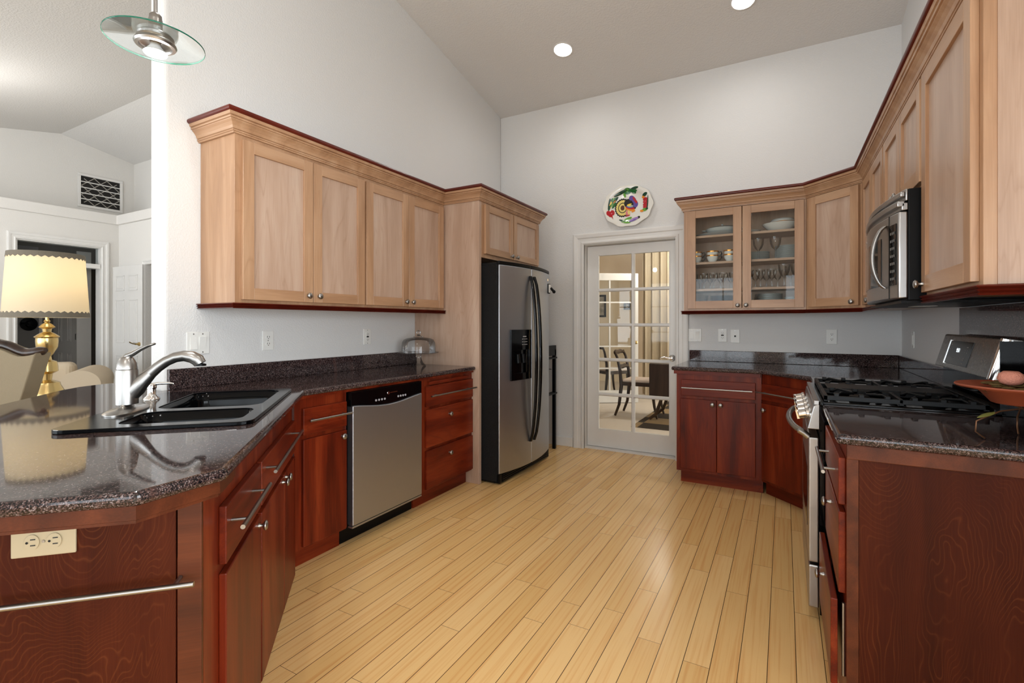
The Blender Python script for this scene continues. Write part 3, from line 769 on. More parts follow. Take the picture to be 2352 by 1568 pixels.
# ------------------------------------------------------------------ refrigerator
fr = ob('refrigerator', (-1.916, 3.236, 0), 90, 'side-by-side steel refrigerator with black sides and an ice dispenser', 'refrigerator')
RW = 0.912
def bulge(x): return -0.072 * math.sin(math.pi * min(max(x / RW, 0), 1)) ** 0.9
part(fr, 'cabinet_body', M_BLACKT, (0.0, RW, 0.022, 0.74, 0.02, 1.722), bevel=0.006)
for (x0, x1, nm) in ((0.0, 0.411, 'freezer_door'), (0.417, RW, 'fridge_door')):
    xs = [x0 + (x1 - x0) * k / 16 for k in range(17)]
    fp = [(x, bulge(x)) for x in xs]
    m = MB(); m.prism(fp + [(x1, 0.02), (x0, 0.02)], 0.085, 1.705)
    dd = m.build(nm, [M_STEEL, M_BLACKT], fr, bevel=0.008, seg=3, smooth=30)
    if x0 == 0.0:
        sd = MB(); sd.box(-0.0012, 0.0, 0.004, 0.021, 0.085, 1.705); sd.build('door_gasket', M_BLACKT, dd)
    m = MB(); m.prism([(x, y - 0.001) for x, y in fp] + [(x1, 0.02), (x0, 0.02)], 1.706, 1.732); m.build('top_cap', M_BLACKM, dd, bevel=0.003)
    hx = (x1 - 0.028) if x0 == 0 else (x0 + 0.030)
    m = MB(); N = 20; rings = []
    for i in range(N + 1):
        s = i / N; z = 0.27 + 1.37 * s
        e = math.sin(math.pi * s) ** 0.55
        w = 0.011 + 0.008 * e; out = bulge(hx) - 0.006 - 0.058 * e
        sh = (0.010 if x0 else -0.004) * e
        rings.append([(hx + sh + w * math.cos(a), out + 0.013 * math.sin(a), z) for a in [2 * math.pi * j / 10 for j in range(10)]])
    m.loft(rings); m.build('handle', M_BLACKG, dd, smooth=50)
    if x0 == 0.0:
        ds = MB()
        def curvebox(mm, a, b, z0, z1, o0, o1, n=8):
            xx = [a + (b - a) * k / n for k in range(n + 1)]
            mm.prism([(x, bulge(x) + o0) for x in xx] + [(x, bulge(x) + o1) for x in xx[::-1]], z0, z1)
        curvebox(ds, 0.115, 0.382, 1.035, 1.198, -0.016, 0.0)
        curvebox(ds, 0.115, 0.150, 0.795, 1.035, -0.016, 0.0); curvebox(ds, 0.352, 0.382, 0.795, 1.035, -0.016, 0.0)
        curvebox(ds, 0.150, 0.352, 0.795, 0.850, -0.016, 0.0); curvebox(ds, 0.150, 0.352, 0.850, 1.035, -0.002, 0.0)
        dp = ds.build('ice_dispenser', M_BLACKG, dd, bevel=0.003)
        m = MB()
        for i in range(4):
            for j in range(3): curvebox(m, 0.245 + 0.020 * i, 0.252 + 0.020 * i, 1.075 + 0.022 * j, 1.081 + 0.022 * j, -0.0172, -0.0160, 1)
        curvebox(m, 0.255, 0.300, 1.140, 1.146, -0.0172, -0.016, 1)
        m.build('control_marks', plain('pale_marking', srgb(190, 190, 190), 0.4), dp)
        m = MB()
        for xx in (0.205, 0.275): m.tube([(xx, bulge(xx) - 0.004, 1.00), (xx, bulge(xx) - 0.012, 0.93)], [0.014, 0.018], 10)
        m.build('paddle', M_BLACKM, dp)
m = MB(); m.lathe([(0.013, 0), (0.012, -0.003), (0.0, -0.003)], (0.835, bulge(0.835), 1.645), 'y', 18); m.build('emblem', M_CHROME, fr)
m = MB(); m.box(0.01, RW - 0.01, 0.0, 0.30, 0.012, 0.080)
for k in range(4): m.box(0.05, RW - 0.05, -0.006, 0.0, 0.018 + 0.016 * k, 0.027 + 0.016 * k)
m.build('base_grille', M_BLACKM, fr)
mg = ob('fridge_magnet', (-1.916, 3.236, 0), 90, 'black and white magnetic clip on the right refrigerator door', 'magnet')
bx = bulge(0.865)
part(mg, 'clip_plate', M_WHITEP, (0.842, 0.878, bx - 0.022, bx - 0.012, 1.530, 1.605), bevel=0.004)
m = MB(); m.box(0.838, 0.884, bx - 0.0125, bx + 0.012, 1.522, 1.612); m.tube([(0.872, bx - 0.02, 1.575), (0.885, bx - 0.045, 1.545)], 0.012, 10); m.ball((0.888, bx - 0.048, 1.54), 0.016, 12, 8); m.build('clip_body', M_BLACKM, mg)
st = ob('step_stool', (-2.02, 4.19, 0), 0, 'black folded step stool standing in the gap behind the refrigerator', 'stool')
part(st, 'frame', M_BLACKM, (0.0, 0.03, 0.0, 0.03, 0, 0.99), (0.0, 0.03, 0.26, 0.29, 0, 0.99), (0.0, 0.03, 0, 0.29, 0.93, 1.03)); part(st, 'step', M_BLACKM, (-0.012, 0.045, 0.01, 0.28, 0.90, 0.915)); part(st, 'step', M_BLACKM, (-0.012, 0.045, 0.01, 0.28, 0.55, 0.565)); part(st, 'hinge_rod', M_CHROME, (-0.02, 0.05, 0.135, 0.141, 0.80, 0.806))

# ------------------------------------------------------------------ range
rg = ob('gas_range', (0.100, 3.162, 0), -90, 'freestanding steel gas range with black grates and a raised control back', 'range')
W = 0.762
part(rg, 'body', M_BLACKG, (0.001, W - 0.001, 0.030, 0.660, 0.035, 0.904)); [part(rg, 'foot', M_BLACKM, (a, a + 0.04, b, b + 0.04, 0, 0.035)) for a in (0.05, W - 0.09) for b in (0.06, 0.55)]
dr = part(rg, 'oven_door', M_STEELX, (0.004, W - 0.004, -0.010, 0.028, 0.248, 0.770), bevel=0.006, seg=3)
part(dr, 'window', M_BLACKG, (0.12, W - 0.12, -0.0115, -0.0095, 0.36, 0.62)); part(rg, 'storage_drawer', M_STEELX, (0.004, W - 0.004, -0.010, 0.028, 0.058, 0.236), bevel=0.006, seg=3)
m = MB(); pts = []
for k in range(17):
    s = k / 16; pts.append((0.045 + (W - 0.09) * s, -0.038 - 0.042 * math.sin(math.pi * s) ** 0.7, 0.790))
m.tube(pts, 0.0125, 12)
for a in (0.045, W - 0.045): m.tube([(a, -0.008, 0.765), (a, -0.024, 0.778), (a, -0.044, 0.790)], [0.014, 0.013, 0.0135], 12)
m.build('oven_handle', M_NICKEL, dr, smooth=50)
m = MB(); m.prism([(-0.014, 0.806), (0.030, 0.806), (0.030, 0.910), (0.020, 0.910), (0.008, 0.902)], 0.002, W - 0.002, 'x'); fpn = m.build('front_panel', M_STEELX, rg, bevel=0.003)
for k in range(5):
    m = MB(); x = 0.105 + 0.138 * k
    m.M = Matrix.Translation((x, -0.004, 0.857)) @ Matrix.Rotation(math.radians(13), 4, 'X')
    m.lathe([(0.024, 0), (0.024, -0.010), (0.020, -0.013), (0.019, -0.040), (0.016, -0.043), (0, -0.043)], (0, 0, 0), 'y', 20); m.box(-0.004, 0.004, -0.050, -0.04, -0.019, 0.019)
    m.build('knob', M_CHROME, fpn, smooth=40)
part(rg, 'cooktop', M_BLACKG, (0.0, W, 0.026, 0.600, 0.905, 0.924), bevel=0.004); part(rg, 'cooktop_trim', M_STEELX, (0.0, W, 0.010, 0.026, 0.9105, 0.926))
def grate(name, x0, x1, plate=False):
    m = MB(); y0, y1, b = 0.045, 0.560, 0.007
    zt = 0.955
    m.box(x0, x1, y0, y0 + 2 * b, 0.930, zt - 0.004); m.box(x0, x1, y1 - 2 * b, y1, 0.930, zt - 0.004); m.box(x0, x0 + 1.6 * b, y0, y1, 0.930, zt - 0.006); m.box(x1 - 1.6 * b, x1, y0, y1, 0.930, zt - 0.006)
    for xx in (x0, x1 - 0.016):
        for yy in (y0, (y0 + y1) / 2 - 0.008, y1 - 0.016): m.box(xx, xx + 0.016, yy, yy + 0.016, 0.9245, 0.932)
    if plate:
        m.box(x0 + 0.012, x1 - 0.012, y0 + 0.03, y1 - 0.03, 0.942, 0.953)
    else:
        xc = (x0 + x1) / 2
        for yc in (y0 + 0.135, y1 - 0.135):
            for a in range(4):
                an = math.radians(45 + 90 * a); dx, dy = math.cos(an), math.sin(an)
                pl = [(xc + 0.03 * dx, yc + 0.03 * dy, zt - 0.004), (xc + 0.10 * dx, yc + 0.10 * dy, zt + 0.002), (xc + 0.125 * dx, yc + 0.125 * dy, zt - 0.010)]
                m.tube(pl, 0.0055, 6)
        for k in range(6):
            yy = y0 + 0.045 + (y1 - y0 - 0.09) * k / 5
            for xa, xb in ((x0, x0 + 0.028), (x1, x1 - 0.028)):
                a, b2 = min(xa, xb), max(xa, xb)
                m.prism([(a, 0.93), (b2, 0.945), (b2, zt + 0.004), (a, zt + 0.004)], yy - 0.009, yy + 0.009, 'y')
        m.box(x0, x1, (y0 + y1) / 2 - 0.006, (y0 + y1) / 2 + 0.006, 0.934, zt - 0.004)
    return m.build(name, M_IRON, rg, bevel=0.0015, seg=1)
grate('grate', 0.018, 0.262); grate('griddle', 0.268, 0.494, True); grate('grate', 0.500, 0.744)
for xc in (0.140, 0.622):
    for yc in (0.18, 0.425):
        m = MB(); m.lathe([(0.045, 0.9245), (0.045, 0.932), (0.036, 0.934), (0.036, 0.940), (0.032, 0.942), (0, 0.942)], (xc, yc, 0), n=24); m.build('burner', M_BLACKM, rg, smooth=40)
part(rg, 'back_riser', M_BLACKG, (0.002, W - 0.002, 0.590, 0.646, 0.905, 1.045)); part(rg, 'riser_ledge', M_BLACKM, (0.0, W, 0.566, 0.592, 0.905, 0.938), bevel=0.004)
B0, B1 = Vector((0, 0.558, 1.043)), Vector((0, 0.598, 1.193))
wv = (B1 - B0).normalized(); nv = Vector((1, 0, 0)).cross(wv) * -1
if nv.y > 0: nv = -nv
m = MB(); m.prism([(0.558, 1.043), (0.598, 1.193), (0.606, 1.197), (0.646, 1.190), (0.646, 1.043)], 0.0, W - 0.001, 'x'); bk = m.build('backguard', M_STEELD, rg, bevel=0.004)
SM = Matrix(((1, 0, 0, 0), (0, -nv.y, wv.y, B0.y), (0, -nv.z, wv.z, B0.z), (0, 0, 0, 1)))
m = MB(); m.M = SM; m.box(0.140, 0.455, -0.003, 0.001, 0.022, 0.130); ds = m.build('control_display', M_BLACKG, bk, bevel=0.001)
m = MB(); m.M = SM; m.box(0.134, 0.141, -0.005, 0.001, 0.020, 0.132); m.build('display_trim', M_CHROME, bk)
m = MB(); m.M = SM
random.seed(4)
for x, z, w in [(0.17, 0.110, 0.022), (0.395, 0.104, 0.022), (0.175, 0.088, 0.006), (0.205, 0.088, 0.006), (0.385, 0.090, 0.008), (0.412, 0.090, 0.008), (0.385, 0.080, 0.008), (0.412, 0.080, 0.008), (0.165, 0.058, 0.006), (0.195, 0.060, 0.008), (0.225, 0.050, 0.005), (0.255, 0.050, 0.005), (0.285, 0.050, 0.005), (0.325, 0.052, 0.008), (0.365, 0.054, 0.008), (0.395, 0.054, 0.008), (0.365, 0.046, 0.008), (0.395, 0.046, 0.008), (0.39, 0.032, 0.016)]:
    m.box(x, x + w, -0.0036, -0.003, z, z + 0.004)
m.build('key_marks', plain('dim_marking', srgb(120, 116, 108), 0.4), ds)
fc = bpy.data.curves.new('clock_digits', 'FONT'); fc.body = '9:51'; fc.size = 0.026; fc.align_x = 'CENTER'; fc.extrude = 0.0004
ft = bpy.data.objects.new('clock_text', fc); COL.objects.link(ft)
me = bpy.data.meshes.new_from_object(ft.evaluated_get(bpy.context.evaluated_depsgraph_get())); bpy.data.objects.remove(ft)
me.materials.clear(); me.materials.append(emit('clock_led', (0.85, 0.95, 1, 1), 1.2))
fo = bpy.data.objects.new('clock_digits', me); COL.objects.link(fo); fo.parent = ds
fo.matrix_local = SM @ Matrix.Translation((0.295, -0.0042, 0.080)) @ Matrix.Rotation(math.pi / 2, 4, 'X')
m = MB(); m.M = SM; m.prism([(W - 0.03, 0.0), (W - 0.028, -0.007), (W - 0.015, -0.010), (W - 0.002, -0.007), (W, 0.0), (W, 0.02), (W - 0.03, 0.02)], 0.0, 0.155); m.build('end_cap', M_CHROME, bk, smooth=50)
part(bk, 'side_plate', M_BLACKG, (W, W + 0.004, 0.580, 0.646, 0.93, 1.185))

# ------------------------------------------------------------------ microwave
mw = ob('microwave', (0.417, 3.160, 0), -90, 'over-the-range steel microwave with a curved door and bow handle', 'microwave')
W = 0.778
def mb(x): return -0.030 - 0.040 * math.sin(math.pi * x / W) ** 0.9
part(mw, 'housing', M_BLACKM, (0.002, W, 0.0, 0.350, 1.338, 1.768), bevel=0.003)
def mcurve(mm, a, b, z0, z1, o, back=0.0, n=14):
    xx = [a + (b - a) * k / n for k in range(n + 1)]
    mm.prism([(x, mb(x) + o) for x in xx] + [(b, back), (a, back)], z0, z1)
m = MB(); mcurve(m, 0.0, W, 1.345, 1.682, 0.0); dd = m.build('door', M_STEELX, mw, bevel=0.006, seg=3, smooth=30)
m = MB(); xx = [0.05 + 0.55 * k / 12 for k in range(13)]
m.prism([(x, mb(x) - 0.0025) for x in xx] + [(x, mb(x) + 0.002) for x in xx[::-1]], 1.405, 1.605); m.build('window', M_BLACKG, dd, bevel=0.001)
m = MB(); xx = [0.700 + 0.062 * k / 4 for k in range(5)]
m.prism([(x, mb(x) - 0.0025) for x in xx] + [(x, mb(x) + 0.002) for x in xx[::-1]], 1.40, 1.64); kp = m.build('keypad', M_BLACKG, dd, bevel=0.001)
m = MB()
for i in range(3):
    for j in range(7):
        x = 0.712 + 0.016 * i; m.box(x, x + 0.009, mb(x) - 0.0040, mb(x) - 0.002, 1.42 + 0.03 * j, 1.43 + 0.03 * j)
m.build('key_marks', plain('keypad_marking', srgb(110, 108, 104), 0.4), kp)
part(dd, 'seam', M_BLACKM, (0.688, 0.692, mb(0.69) - 0.0015, -0.02, 1.347, 1.680))
m = MB(); N = 18; rings = []
for i in range(N + 1):
    s = i / N; z = 1.392 + 0.255 * s; e = math.sin(math.pi * s) ** 0.6
    rings.append([(0.660 - 0.018 * e + 0.014 * math.cos(a), mb(0.66) - 0.004 - 0.042 * e + 0.009 * math.sin(a), z) for a in [2 * math.pi * j / 10 for j in range(10)]])
m.loft(rings); m.build('bow_handle', M_NICKEL, dd, smooth=50)
m = MB(); mcurve(m, 0.0, W, 1.686, 1.715, 0.010); mcurve(m, 0.0, W, 1.700, 1.722, -0.004, -0.01); mcurve(m, 0.0, W, 1.722, 1.768, 0.022); mcurve(m, 0.0, W, 1.738, 1.758, 0.006, -0.01)
m.build('vent_grille', M_STEELX, mw, bevel=0.003, smooth=30)
m = MB()
for k in range(8): m.box(0.18 + 0.012 * k, 0.187 + 0.012 * k, mb(0.2) - 0.0015, mb(0.2) + 0.004, 1.642, 1.650)
m.build('badge', M_CHROME, dd)
part(mw, 'underside', M_BLACKM, (0.01, W - 0.01, -0.02, 0.345, 1.328, 1.3375)); part(mw, 'task_lamp', M_WHITEP, (0.2, 0.34, 0.10, 0.18, 1.3265, 1.3278))

# ------------------------------------------------------------------ sink, faucet, soap dispenser
sk = ob('kitchen_sink', (0, 0, CT), 135, 'black double-bowl drop-in sink set into the peninsula', 'sink')
b1 = rrect(1.838, 2.075, 0.432, 0.795, 0.05); b2 = rrect(2.135, 2.600, 0.432, 0.795, 0.06)
m = MB(); m.plate(rrect(su0, su1, sv0, sv1, 0.045), [b1, b2], 0.0006, 0.013); m.build('rim', M_SINK, sk, bevel=0.006, seg=3)
def inset_loop(x0, x1, y0, y1, r, d, z): return [(p[0], p[1], z) for p in rrect(x0 + d, x1 - d, y0 + d, y1 - d, r)]
for (x0, x1, nm) in ((1.838, 2.075, 'bowl'), (2.135, 2.600, 'bowl')):
    m = MB(); A = (x0, x1, 0.432, 0.795, 0.05)
    m.loft([inset_loop(*A, -0.004, 0.012), inset_loop(*A, 0.004, 0.004), inset_loop(*A, 0.010, -0.03), inset_loop(*A, 0.022, -0.16), inset_loop(*A, 0.045, -0.185)], False, True)
    bw = m.build(nm, M_SINK, sk, smooth=60)
    m = MB(); m.lathe([(0.042, -0.184), (0.040, -0.181), (0.026, -0.182), (0, -0.183)], ((x0 + x1) / 2, 0.62, 0), n=20); m.build('drain', M_NICKEL, bw, smooth=40)
fc_ = ob('kitchen_faucet', (*dw_(2.118, 0.872), CT + 0.0135), 45, 'satin nickel single-lever kitchen faucet with an arched pull-out spout', 'faucet')
m = MB(); m.lathe([(0.128, 0), (0.128, 0.004), (0.112, 0.009), (0.055, 0.013), (0.040, 0.018), (0.036, 0.028), (0, 0.028)], sx=0.42, sy=1.0, n=36); m.build('escutcheon', M_NICKEL, fc_, smooth=50)
m = MB(); m.lathe([(0.0355, 0.026), (0.0350, 0.148), (0.0335, 0.153), (0, 0.153)], n=32)
m.tube([(0.006, 0, 0.050), (0.030, 0, 0.082), (0.052, 0, 0.110), (0.076, 0, 0.136)], [0.026, 0.030, 0.025, 0.0200], 18); m.build('body', M_NICKEL, fc_, smooth=50)
m = MB(); m.lathe([(0.0330, 0.1545), (0.0325, 0.160), (0.030, 0.176), (0.022, 0.192), (0.016, 0.200), (0, 0.203)], n=28); dm = m.build('lever_base', M_NICKEL, fc_, smooth=50)
m = MB(); rings = []
for s, (x, z) in enumerate([(-0.016, 0.192), (0.002, 0.202), (0.020, 0.211), (0.046, 0.228), (0.070, 0.240), (0.088, 0.246), (0.092, 0.247)]):
    w = [0.010, 0.014, 0.011, 0.010, 0.014, 0.011, 0.002][s]; h = [0.006, 0.010, 0.009, 0.0065, 0.005, 0.004, 0.001][s]
    rings.append([(x - h * 0.4 * math.sin(a), w * math.cos(a), z + h * math.sin(a)) for a in [2 * math.pi * j / 14 for j in range(14)]])
m.loft(rings); m.build('lever', M_NICKEL, dm, smooth=60)
m = MB(); m.tube([(0.074, 0, 0.134), (0.098, 0, 0.158), (0.126, 0, 0.180), (0.155, 0, 0.194), (0.184, 0, 0.199), (0.210, 0, 0.194), (0.230, 0, 0.182), (0.238, 0, 0.168)], [0.0200, 0.0190, 0.0188, 0.0192, 0.0205, 0.0225, 0.0235, 0.0210], 18)
sp = m.build('spout', M_NICKEL, fc_, smooth=50)
m = MB(); m.lathe([(0.0195, 0.160), (0.0195, 0.167), (0.012, 0.169)], (0.2385, 0, 0), n=18); m.build('spray_face', M_BLACKM, sp)
sd = ob('soap_dispenser', (*dw_(2.415, 0.905), CT + 0.0135), 45, 'small chrome soap dispenser at the back corner of the sink', 'soap dispenser')
m = MB(); m.lathe([(0.030, 0), (0.029, 0.006), (0.020, 0.014), (0.016, 0.020), (0.0155, 0.044), (0.018, 0.046), (0.0185, 0.062), (0.017, 0.065), (0, 0.066)], n=24); m.build('pump_body', M_CHROME, sd, smooth=40)
m = MB(); m.tube([(0.0, 0, 0.062), (0.03, 0, 0.066), (0.065, 0, 0.066), (0.082, 0, 0.062)], [0.007, 0.006, 0.005, 0.004], 10); m.build('spout', M_CHROME, sd, smooth=40)

# ------------------------------------------------------------------ pendant, downlights and added fill lights
PX, PY, PZ = -1.945, 0.897, 2.252
pd = ob('pendant_lamp', (PX, PY, PZ), 0, 'clear glass disc pendant lamp with a nickel stem over the sink', 'pendant lamp')
m = MB(); m.lathe([(0.045, 0.003), (0.10, 0.0), (0.148, -0.010)], n=56, caps=False); m.lathe([(0.148, -0.005), (0.10, 0.005), (0.045, 0.008)], n=56, caps=False); gd = m.build('glass_disc', M_PENG, pd, smooth=60)
m = MB(); m.lathe([(0.1485, -0.0102), (0.1500, -0.0092), (0.1500, -0.0060), (0.1485, -0.0050)], n=56, caps=False); m.build('disc_edge', M_GREENEDGE, gd, smooth=60)['label'] = 'green polished glass edge'
m = MB(); m.lathe([(0.021, 0.072), (0.021, 0.034), (0.026, 0.026), (0.048, 0.020), (0.056, 0.010), (0.056, -0.004), (0.062, -0.010), (0.064, -0.016), (0.060, -0.023), (0.050, -0.025), (0.047, -0.018), (0.030, -0.010), (0, -0.010)], n=36); m.build('socket_cup', M_NICKEL, pd, smooth=40)
m = MB(); m.lathe([(0.020, 0.072), (0.019, 0.086), (0.012, 0.094), (0.006, 0.096), (0.006, ceil_z(PY) - PZ - 0.03), (0.055, ceil_z(PY) - PZ - 0.025), (0.06, ceil_z(PY) - PZ + 0.01)], n=24); m.build('stem', M_NICKEL, pd, smooth=40)
m = MB(); m.lathe([(0.016, -0.010), (0.018, -0.024), (0.036, -0.046)], n=28, caps=False); bl = m.build('bulb', M_WHITEP, pd, smooth=50)
m = MB(); m.lathe([(0.036, -0.046), (0.034, -0.050), (0.0, -0.053)], n=28, caps=False); m.build('bulb_face', M_BULB, bl, smooth=60)
point('pendant_light', (PX, PY, PZ - 0.085), 9, (1, 0.975, 0.94), 0.035)
def downlight(px, py, label):
    d = ray(px, py); a, b = 3.49 + 0.2069 * 4.62, -0.2069
    t = (a - CAM_H) / (d.z - b * d.y); P = EYE + d * t
    o = tag(empty('downlight', P), label, 'ceiling light', 'recessed ceiling downlights')
    o.rotation_euler = (math.atan(-0.2069), 0, 0)
    m = MB(); m.lathe([(0.088, 0.0), (0.090, -0.006), (0.078, -0.010), (0.074, -0.004), (0.074, 0.0)], n=36, caps=False); m.build('trim_ring', M_TRIM, o, smooth=40)
    m = MB(); m.lathe([(0.074, -0.006), (0.0, -0.007)], n=36, caps=False); m.build('lamp_face', M_CANLIGHT, o)
    l = point('downlight_or_fill_beam', (P.x, P.y - 0.01, P.z - 0.05), 20, (1, 0.975, 0.94), 0.09, math.radians(172)); l.data.spot_blend = 1.0; l.rotation_euler = (0, 0, 0)
downlight(1293, 113, 'round recessed downlight in the ceiling over the refrigerator side')
downlight(1707, 0, 'round recessed downlight cut off by the top of the picture')
for (x, y, p, r_) in ((-2.12, 1.27, 34, 0.05), (0.0, 1.4, 30, 0.12), (-0.6, -0.6, 40, 0.12)):  # unseen beams: first placed by its floor shadow, others added as fill
    point('downlight_or_fill_beam', (x, y, ceil_z(y) - 0.06), p, (1, 0.975, 0.94), r_, math.radians(58 if x < -2 else 165))

for (x, y) in ((-6.6, 1.5), (-6.6, -0.6)):  # unseen point lights added to brighten the living room walls, no fixtures
    point('living_fill_light', (x, y, 2.9), 22, (1, 0.975, 0.94), 0.2)

# ------------------------------------------------------------------ switches and outlets
def wall_plate(name, loc, rz, kind, label, w=0.072, h=0.117, mat=None, cat='outlet', group=None):
    o = ob(name, loc, rz, label, cat, group); mt = mat or M_WHITEP
    part(o, 'cover_plate', mt, (-w / 2, w / 2, -0.006, -0.0005, -h / 2, h / 2), bevel=0.003)
    def screw(x, z):
        m = MB(); m.lathe([(0.0035, -0.0055), (0.003, -0.0075), (0, -0.0075)], (x, 0, z), 'y', 10); return m
    if kind == 'duplex':
        for s in (-1, 1):
            m = MB(); m.lathe([(0.0165, -0.0055), (0.0165, -0.0085), (0, -0.0088)], (0, 0, 0.020 * s), 'y', 24, True, 1.0, 0.82); f = m.build('receptacle', mt, o)
            m = MB(); m.box(-0.0075, -0.0052, -0.0094, -0.008, 0.020 * s - 0.002, 0.020 * s + 0.007); m.box(0.0052, 0.0075, -0.0094, -0.008, 0.020 * s - 0.002, 0.020 * s + 0.007); m.lathe([(0.0026, -0.0094), (0, -0.0094)], (0, 0, 0.020 * s - 0.008), 'y', 10); m.build('slot', M_SLOT, f)
        screw(0, 0).build('screw', M_NICKEL, o)
    elif kind == 'gfci':
        f = part(o, 'receptacle', mt, (-0.0165, 0.0165, -0.0085, -0.0055, -0.033, 0.033), bevel=0.001)
        m = MB()
        for s in (-1, 1):
            m.box(-0.008, -0.0055, -0.0092, -0.008, 0.020 * s - 0.004, 0.020 * s + 0.004); m.box(0.0055, 0.008, -0.0092, -0.008, 0.020 * s - 0.004, 0.020 * s + 0.004); m.box(-0.002, 0.002, -0.0092, -0.008, 0.020 * s - 0.011, 0.020 * s - 0.007)
        m.box(-0.011, 0.011, -0.0092, -0.008, -0.0055, 0.0055); m.build('slot', M_SLOT, f)
        for z in (-0.048, 0.048): screw(0, z).build('screw', M_NICKEL, o)
    elif kind == 'rocker2':
        for x, tp in ((-0.023, 1), (0.023, 0)):
            m = MB(); m.prism([(-0.0055, -0.033), (-0.012 if tp else -0.0065, -0.033), (-0.0085, 0.0), (-0.0065 if tp else -0.012, 0.033), (-0.0055, 0.033)], x - 0.0165, x + 0.0165, 'x'); m.build('rocker', mt, o)
            for z in (-0.048, 0.048): screw(x, z).build('screw', M_NICKEL, o)
    elif kind == 'jack':
        part(o, 'jack', M_SLOT, (-0.007, 0.007, -0.0075, -0.0055, -0.007, 0.007))
        for z in (-0.048, 0.048): screw(0, z).build('screw', M_NICKEL, o)
    elif kind == 'toggle':
        part(o, 'rocker', mt, (-0.0165, 0.0165, -0.010, -0.0055, -0.033, 0.033), bevel=0.001)
        for z in (-0.048, 0.048): screw(0, z).build('screw', M_NICKEL, o)
    return o
wall_plate('light_switch', (XL, 1.448, 1.145), 90, 'rocker2', 'white double rocker switch on the left wall by the faucet spout', 0.116, cat='switch')
wall_plate('wall_outlet', (XL, 1.848, 1.146), 90, 'duplex', 'white duplex outlet under the left wall cabinets, nearer the faucet')
wall_plate('wall_outlet', (XL, 2.648, 1.150), 90, 'gfci', 'white square-faced safety outlet on the left wall by the cake stand')
wall_plate('light_switch', (-0.700, YB, 1.143), 0, 'rocker2', 'white double rocker switch beside the glass door casing', 0.116, cat='switch')
wall_plate('wall_outlet', (-0.470, YB, 1.145), 0, 'gfci', 'white square-faced safety outlet on the back wall, beside the phone plate')
wall_plate('phone_plate', (-0.369, YB, 1.138), 0, 'jack', 'white phone jack plate on the back wall, right of the safety outlet', cat='wall plate')
wall_plate('wall_outlet', (0.330, YB, 1.142), 0, 'duplex', 'white duplex outlet alone near the back right corner')
wall_plate('light_switch', (XR, 4.235, 1.137), -90, 'toggle', 'white switch plate seen edge-on on the right wall beyond the range', cat='switch')
q = at_plane(108, 1237, (S2, -S2, 0), -(UE + 0.0))
o = wall_plate('wall_outlet', (q.x, q.y, q.z), 45, 'duplex', 'ivory sideways outlet on the dark peninsula end panel', w=0.065, mat=M_IVORY)
o.rotation_euler = (0, math.radians(90), math.radians(45))
o.location = (q.x + S2 * 0.006 , q.y - S2 * 0.006, q.z)

# ------------------------------------------------------------------ cake stand
ck = ob('cake_stand', (-2.500, 2.985, CT + 0.0003), 0, 'clear glass cake stand with a domed lid on the left worktop', 'cake stand')
m = MB(); m.lathe([(0.058, 0.0), (0.056, 0.006), (0.034, 0.030), (0.022, 0.060), (0.020, 0.085), (0.024, 0.090), (0.09, 0.094), (0.155, 0.104), (0.158, 0.110), (0.10, 0.101), (0.0, 0.099)], n=48, caps=False); m.build('pedestal', M_CRYST, ck, smooth=50)
m = MB(); m.lathe([(0.133, 0.106), (0.131, 0.150), (0.128, 0.185), (0.115, 0.208), (0.088, 0.219), (0.040, 0.226), (0.038, 0.232), (0.020, 0.236), (0.010, 0.246), (0, 0.246)], n=48, caps=False); dm = m.build('dome', M_CRYST, ck, smooth=50)
m = MB(); m.ball((0, 0, 0.262), 0.018, 18, 12); m.build('dome_knob', M_CRYST, dm, smooth=60)

# ------------------------------------------------------------------ decorated platter above the door
pl = ob('wall_platter', (-1.300, YB - 0.001, 2.366), 0, 'scalloped oval turkey platter with painted vegetables hung above the glass door', 'platter')
PA, PB = 0.238, 0.197
def pring(s, y, wob):
    out = []
    for k in range(96):
        a = 2 * math.pi * k / 96; w = s * (1 + wob * math.cos(10 * a))
        out.append((PA * w * math.cos(a), y, PB * w * math.sin(a)))
    return out
m = MB(); m.loft([pring(0.55, -0.004, 0), pring(1.0, -0.032, 0.022), pring(1.0, -0.036, 0.022), pring(0.97, -0.037, 0.022), pring(0.74, -0.020, 0), pring(0.69, -0.013, 0), pring(0.3, -0.012, 0)]); m.build('platter_body', M_PORC, pl, smooth=40)
PC = [('black', (20, 22, 26)), ('cream', (226, 206, 120)), ('brown', (92, 52, 28)), ('green', (34, 104, 48)), ('leaf', (104, 160, 64)), ('red', (178, 30, 40)), ('purple', (92, 72, 150)), ('orange', (226, 138, 36)), ('blue', (52, 120, 190)), ('lilac', (150, 120, 176)), ('dark_green', (16, 64, 44)), ('pink', (210, 120, 130)), ('yellow', (240, 205, 60))]
PI = {n: i for i, (n, _) in enumerate(PC)}
pm = MB(); LAY = [0]
def dec(col, pts):
    LAY[0] += 1; pm.mi = PI[col]
    def y(p):
        s = math.hypot(p[0] / PA, p[1] / PB)
        if s < 0.66: d = 0.0125
        elif s < 0.76: d = 0.0125 + (s - 0.66) / 0.10 * 0.0095
        else: d = 0.022 + (s - 0.76) / 0.24 * 0.0160
        return -d - 0.0004 - 0.00006 * LAY[0]
    cx = sum(p[0] for p in pts) / len(pts); cz = sum(p[1] for p in pts) / len(pts)
    c = pm.v((cx, y((cx, cz)), cz)); vs = [pm.v((p[0], y(p), p[1])) for p in pts]
    for i in range(len(vs)): pm.f([c, vs[i], vs[(i + 1) % len(vs)]])
